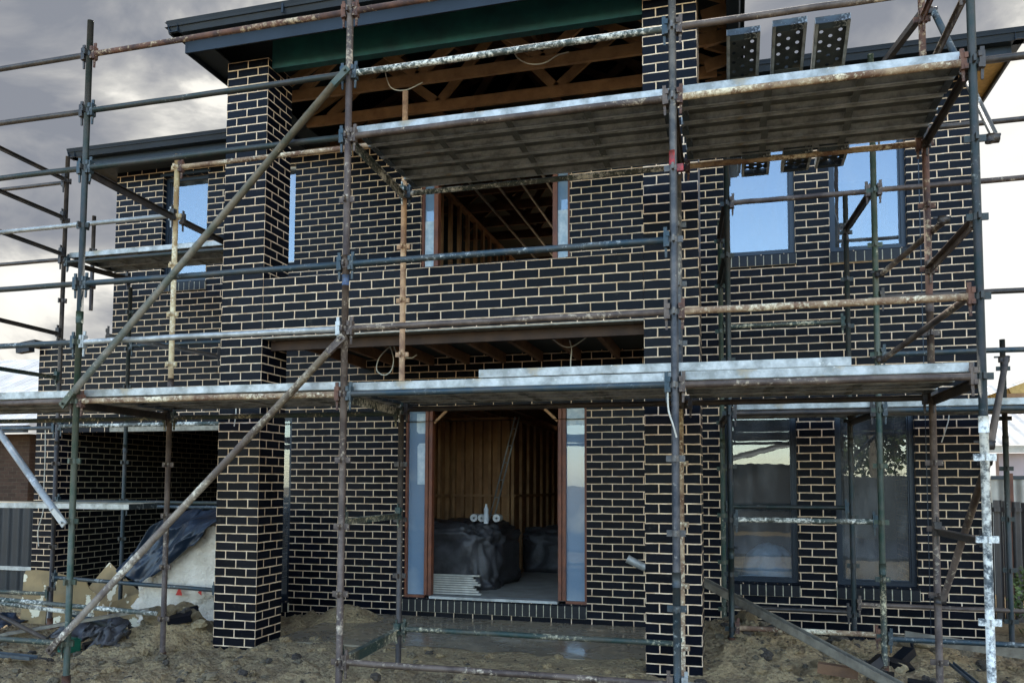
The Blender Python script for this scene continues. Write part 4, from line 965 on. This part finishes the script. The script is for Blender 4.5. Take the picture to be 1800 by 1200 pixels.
# ------------------------------------------------------------------ rubble
def rubble():
    rr = random.Random(11); lib = []
    for k in range(10):
        m = M(); n = 7; vs_ = []
        bm = __import__('bmesh').new(); __import__('bmesh').ops.create_icosphere(bm, subdivisions=3, radius=1)
        me = bpy.data.meshes.new('clod')
        for v in bm.verts:
            f = 1+.5*nz(v.co.x*1.5+k*5, v.co.y*1.5, v.co.z*1.5)+.22*abs(nz(v.co.x*4+k, v.co.y*4, v.co.z*4))+.10*nz(v.co.x*9+k, v.co.y*9, v.co.z*9)
            v.co *= f; v.co.z *= .62; v.co.y *= .8
        bm.to_mesh(me); bm.free(); me.materials.append(MDIRT if k % 2 == 0 else MCLOD[k % 3]); lib.append(me)
    # countless small clods: one object
    m = M()
    for i in range(5600):
        q = rr.random()
        if q < .45: x = rr.uniform(-4.5, 1.2); y = rr.uniform(-1.9, .9)
        elif q < .8: x = rr.uniform(4.5, 8.2); y = rr.uniform(-1.6, 2.1)
        elif q < .9: x = rr.uniform(.5, 4.4); y = rr.uniform(-2.0, .3)
        else: x = rr.gauss(5.3, .5); y = rr.gauss(1.0, .4)
        if y > 2.1: continue
        if 0 < x < .48 and 0 < y < .47: continue
        if 4.32 < x < 4.8 and 0 < y < .47: continue
        s = rr.choice((.008, .012, .014, .016, .018, .032, .045) if i % 6 else (.04, .05))*rr.uniform(.6, 1.2) if i % 3 else rr.uniform(.008, .018); z = gh(x, y)+s*.2
        me = lib[rr.randrange(10)]; a = rr.uniform(0, 6.28); ca, sa = math.cos(a), math.sin(a)
        m.cur = rr.choice((0, 0, 0, 1, 1, 2))
        m.mesh([(x+s*(v.co.x*ca-v.co.y*sa), y+s*(v.co.x*sa+v.co.y*ca), z+s*v.co.z) for v in me.vertices], [tuple(p.vertices) for p in me.polygons]) if s > .03 else m.mesh([(x+s*a_, y+s*b_, z+s*c_*.7) for a_, b_, c_ in ((1, 0, 0), (-.2, .9, .1), (-1, -.1, 0), (.1, -1, 0), (.1, .1, .9))], [(0, 1, 4), (1, 2, 4), (2, 3, 4), (3, 0, 4)])
    o = m.build('clods', [MDIRT, MCLOD[0], MCLOD[1]]); o['kind'] = 'stuff'; o['label'] = 'small clods and crumbs of clay scattered over the dirt'; o['category'] = 'clods'
    # bigger lumps as individuals
    spots = []
    for i in range(46):
        if i < 20: x = rr.uniform(-2.6, -.1); y = rr.uniform(-.4, .75); reg = 'left'
        else: x = rr.uniform(4.9, 7.4); y = rr.uniform(-.7, 1.95); reg = 'right'
        if i < 9: x = -.42+rr.gauss(0, .20); y = .02+rr.gauss(0, .18); x = min(x, -.08)
        spots.append((x, y, rr.uniform(.05, .105) if i > 8 else rr.uniform(.09, .15), reg))
    for i, (x, y, s, reg) in enumerate(spots):
        o = bpy.data.objects.new('clay_lump', lib[i % 10]); C.objects.link(o); o.scale = (s, s, s); o.rotation_euler = (rr.uniform(-.5, .5), rr.uniform(-.5, .5), rr.uniform(0, 6))
        o.location = (x, y, gh(x, y)+s*.2)
        o['label'] = 'broken lump of clay in the heap beside the %s pillar' % reg if reg == 'left' else 'broken lump of clay below the windows right of the right pillar'
        o['category'] = 'clay lump'; o['group'] = 'clay lumps left of the portico' if reg == 'left' else 'clay lumps right of the portico'
    # dark bricks lying in the rubble
    bk = M(); bk.box(-.115, .115, -.055, .055, -.038, .038); b0 = bk.build('loose_brick', MSB); bm_ = b0.data; bpy.data.objects.remove(b0)
    for i in range(22):
        x, y = (rr.uniform(5.0, 7.3), rr.uniform(-.5, 1.7)) if i < 13 else (rr.uniform(-2.0, -.3), rr.uniform(-.35, .7))
        o = bpy.data.objects.new('loose_brick', bm_); C.objects.link(o); o.location = (x, y, gh(x, y)+.04); o.rotation_euler = (rr.uniform(-.4, .4), rr.uniform(-.4, .4), rr.uniform(0, 3.1))
        o['label'] = 'dark brick lying in the rubble below the right hand windows' if i < 13 else 'dark brick lying in the rubble left of the left pillar'
        o['category'] = 'brick'; o['group'] = 'loose bricks right of the portico' if i < 13 else 'loose bricks left of the portico'
    for me in lib:
        if me.users == 0: bpy.data.meshes.remove(me)
MCLOD = [mottled('grey_clay', (118, 104, 80), (86, 78, 64), 6, .95, 0, .6, 20), mottled('dark_clay', (74, 66, 56), (56, 50, 44), 6, .95, 0, .6, 20), mottled('pale_clay', (160, 142, 108), (130, 114, 86), 6, .95, 0, .6, 20)]
rubble()

# ------------------------------------------------------------------ surroundings
def corr_mat(name, a, b, period=.2, axis=0):
    t = NT(name).set(.6); co = t.coord(); sp = t.n('ShaderNodeSeparateXYZ'); t.ln(co, sp.inputs[0])
    w = t.math('SINE', t.math('MULTIPLY', sp.outputs[axis], 2*PI/period)); c = t.mix(t.ramp(t.noise(co, 2, 4), .4, .6), lin(a), lin(b))
    t.ln(c, t.p.inputs['Base Color']); t.bump(w, 1.0, period*.15); return t.m
MROOFG = corr_mat('pale_corrugated_roof', (196, 196, 194), (168, 168, 168), .25, 0); MFBLK = corr_mat('black_steel_fence', (22, 24, 26), (30, 32, 34), .2, 0)
MFCRM = corr_mat('cream_steel_fence', (196, 192, 180), (178, 172, 160), .25, 0); MFDRK = corr_mat('dark_paling_fence', (64, 58, 54), (48, 44, 42), .12, 0)
MLIL = mottled('lilac_render', (188, 176, 184), (174, 164, 172), 2, .8)
# left neighbour
nb = thing('neighbour_house', 'low neighbouring house with brown brick wall and pale ribbed roof at the far left', 'house', (-12, 10, -.1))
wall('wall', -18, -10.7, -.1, 2.75, [], y0=8.0, t=.2, mat=MBR, parent=nb)
m = M(); m.box(-10.72, -10.5, 8.2, 16, -.1, 2.75); m.build('wall', MBR, nb)
m = M()
P = [(-19, 7.4, 2.9), (-10.2, 7.4, 2.9), (-10.7, 12, 5.2), (-19, 12, 5.3)]; m.face(P); m.face([(-10.2, 7.4, 2.9), (-10.2, 17, 2.9), (-10.7, 12, 5.2)]); m.face([(p[0], p[1], p[2]-.08) for p in P][::-1]); m.build('roof', MROOFG, nb)
m = M(); m.box(-19, -10.15, 7.28, 7.42, 2.74, 2.88); m.build('gutter', MGUT, nb)
fb = thing('steel_fence', 'black ribbed steel fence left of the garage pier with pale bottom rail', 'fence', (-5.9, 3.0, -.1))
m = M(); m.box(-9, -5.05, 2.99, 3.01, -.35, 1.30); m.build('panel', MFBLK, fb); m = M(); m.box(-9, -5.02, 2.96, 2.985, .27, .33); m.build('rail', PIPE['galv'], fb); m = M(); m.box(-5.05, -5.0, 2.97, 3.03, -.1, 1.34); m.build('post', MFRAME, fb)
# right neighbour
nr = thing('neighbour_house', 'pale lilac walled neighbouring house with grey roof beyond the right corner', 'house', (13, 12, -.1))
m = M(); m.box(9.9, 17, 10, 10.2, -.1, 2.25); m.build('wall', MLIL, nr)
m = M(); m.obar((9.5, 9.75, 2.32), (17, 9.75, 2.32), .15, .12); m.build('gutter', MWHITE, nr)
m = M(); m.face([(9.4, 9.6, 2.4), (17.5, 9.6, 2.4), (17.5, 14, 4.0), (10.5, 14, 4.0)]); m.build('roof', MROOFG, nr)
cf = thing('steel_fence', 'cream ribbed fence with dark post in front of the lilac house', 'fence', (10, 7.6, -.1))
m = M(); m.box(9.1, 14, 7.6, 7.62, -.1, 1.78); m.build('panel', MFCRM, cf); m = M(); m.box(9.35, 9.41, 7.55, 7.60, -.1, 1.84); m.build('post', MRED, cf); m = M(); m.box(9.1, 14, 7.57, 7.595, 1.74, 1.80); m.build('rail', MFRAME, cf)
df = thing('paling_fence', 'dark timber paling fence beyond the right house corner', 'fence', (9, 4.6, -.1))
for i in range(30):
    x = 8.2+i*.105; m = M(); m.box(x, x+.095, 4.6, 4.615, -.1, 1.42+.01*((i*7) % 4)); m.build('paling', MFDRK, df)
m = M(); m.box(8.2, 11.4, 4.57, 4.599, 1.30, 1.36); m.build('rail', MFDRK, df)
cp = thing('carport_frame', 'unfinished timber roof frame with yellow rafters at the right edge', 'carport', (10.2, 7, -.1))
for i in range(3):
    m = M(); m.obar((8.95, 6+i*.9, 2.98+.0*i), (12.5, 6+i*.9, 4.3), .05, .14); m.build('rafter', MYEL, cp)
m = M(); m.obar((8.85, 5.95, 2.86), (12.6, 5.95, 2.98), .05, .2); m.build('beam', MTIM, cp); m = M(); m.box(10.3, 10.4, 5.9, 6.0, -.1, 2.85); m.build('post', MTIM, cp)
m = M(); m.face([(8.9, 5.9, 3.07), (12.6, 5.9, 4.45), (12.6, 8.2, 4.45), (8.9, 8.2, 3.07)]); m.build('roof_sheet', MROOFG, cp)
def foliage(name, parent, blobs, n, leaf=.06, seed=1, mat=MLEAF):
    rr = random.Random(seed); m = M()
    for i in range(n):
        c, r = blobs[rr.randrange(len(blobs))]
        while True:
            d = Vector((rr.uniform(-1, 1), rr.uniform(-1, 1), rr.uniform(-1, 1)))
            if d.length <= 1: break
        d = d*(.55+.45*d.length) ; p = Vector(c)+Vector((d.x*r[0], d.y*r[1], d.z*r[2]))
        if nz(p.x*1.8, p.y*1.8, p.z*1.8) < -.12: continue
        a = Vector((rr.gauss(0, 1), rr.gauss(0, 1), rr.gauss(0, 1))).normalized(); b = a.cross(Vector((rr.gauss(0, 1), rr.gauss(0, 1), rr.gauss(0, 1)))).normalized()
        s = leaf*rr.uniform(.6, 1.4); m.face([p-a*s, p+b*s*.45, p+a*s, p-b*s*.45])
    return m.build(name, mat, parent)
sh = thing('shrub', 'leafy dark green shrub behind the end of the right wall', 'shrub', (8.6, 3.2, -.1))
foliage('foliage', sh, [((8.5, 3.3, .35), (.45, .4, .5)), ((9.1, 3.5, .4), (.5, .4, .55)), ((8.2, 2.9, .15), (.3, .3, .35))], 3800, .035, 4)
m = M(); m.tube((8.6, 3.3, -.1), (8.55, 3.3, .5), .02, 8, .008); m.tube((9.1, 3.5, -.1), (9.1, 3.5, .5), .02, 8, .008); m.build('stem', MBARK, sh)
# across the street, behind the photographer: what the panes mirror
tr = thing('street_tree', 'broad green tree mirrored in the lower right window', 'tree', (10.2, -20.5, -.1))
foliage('crown', tr, [((9.2, -20.5, 3.3), (1.3, 1.2, 1.5)), ((10.8, -20.8, 3.4), (1.5, 1.3, 1.5)), ((10.2, -20.6, 4.5), (1.6, 1.4, 1.3)), ((8.4, -20.2, 2.7), (.8, .8, .8))], 14000, .10, 9)
m = M(); m.tube((10.3, -20.5, -.1), (10.3, -20.5, 3.2), .16, 10, .09); m.tube((10.3, -20.5, 2), (9.2, -20.5, 3.4), .07, 8, .03); m.tube((10.3, -20.5, 2.2), (11.2, -20.7, 3.6), .07, 8, .03); m.build('trunk', MBARK, tr)
m = M(); m.tube((9.75, -18.8, -.1), (9.78, -18.8, 7.5), .13, 14, .10); m.obar((9.0, -18.8, 7.0), (10.5, -18.8, 7.0), .1, .12); tag(m.build('power_pole', MBARK), 'pale timber pole mirrored in the lower right window in front of the tree', 'pole')
hb = thing('house_across', 'dark walled house with white sloping barge board mirrored in the lower windows', 'house', (4.5, -22, -.1))
m = M(); m.mesh([(0, -20, -.1), (8.3, -20, -.1), (8.3, -20, 2.45), (5, -20, 2.45), (0, -20, 2.45), (0, -27, -.1), (8.3, -27, -.1), (8.3, -27, 2.45), (0, -27, 2.45)], [(0, 1, 2, 3, 4), (1, 6, 7, 2), (0, 4, 8, 5), (5, 8, 7, 6)]); m.build('wall', mottled('dark_render', (70, 68, 68), (56, 54, 54), 3, .8), hb)
m = M(); m.obar((4.4, -19.5, 2.50), (8.6, -19.5, 3.55), .04, .20); m.obar((4.4, -19.5, 2.50), (-1, -19.5, 3.4), .04, .20); m.build('barge_board', MWHITE, hb)
m = M(); m.face([(4.4, -19.4, 2.6), (8.7, -19.4, 3.66), (8.7, -27, 3.66), (4.4, -27, 2.6)]); m.face([(4.4, -19.4, 2.6), (-1, -19.4, 3.5), (-1, -27, 3.5), (4.4, -27, 2.6)]); m.build('roof', MTILE, hb)
m = M(); m.box(-60, 60, -16.5, -8.8, -.3, -.04); struct(m.build('road', mottled('asphalt', (66, 66, 68), (52, 52, 54), 5, .9, 0, .2, 60)))
ff = thing('street_fence', 'grey panel fence mirrored in the lower right window', 'fence', (11, -17.5, -.1))
m = M(); m.box(8.6, 16, -17.55, -17.5, -.1, 1.95); m.build('panel', mottled('grey_panel', (92, 96, 98), (76, 80, 82), 3, .7), ff)
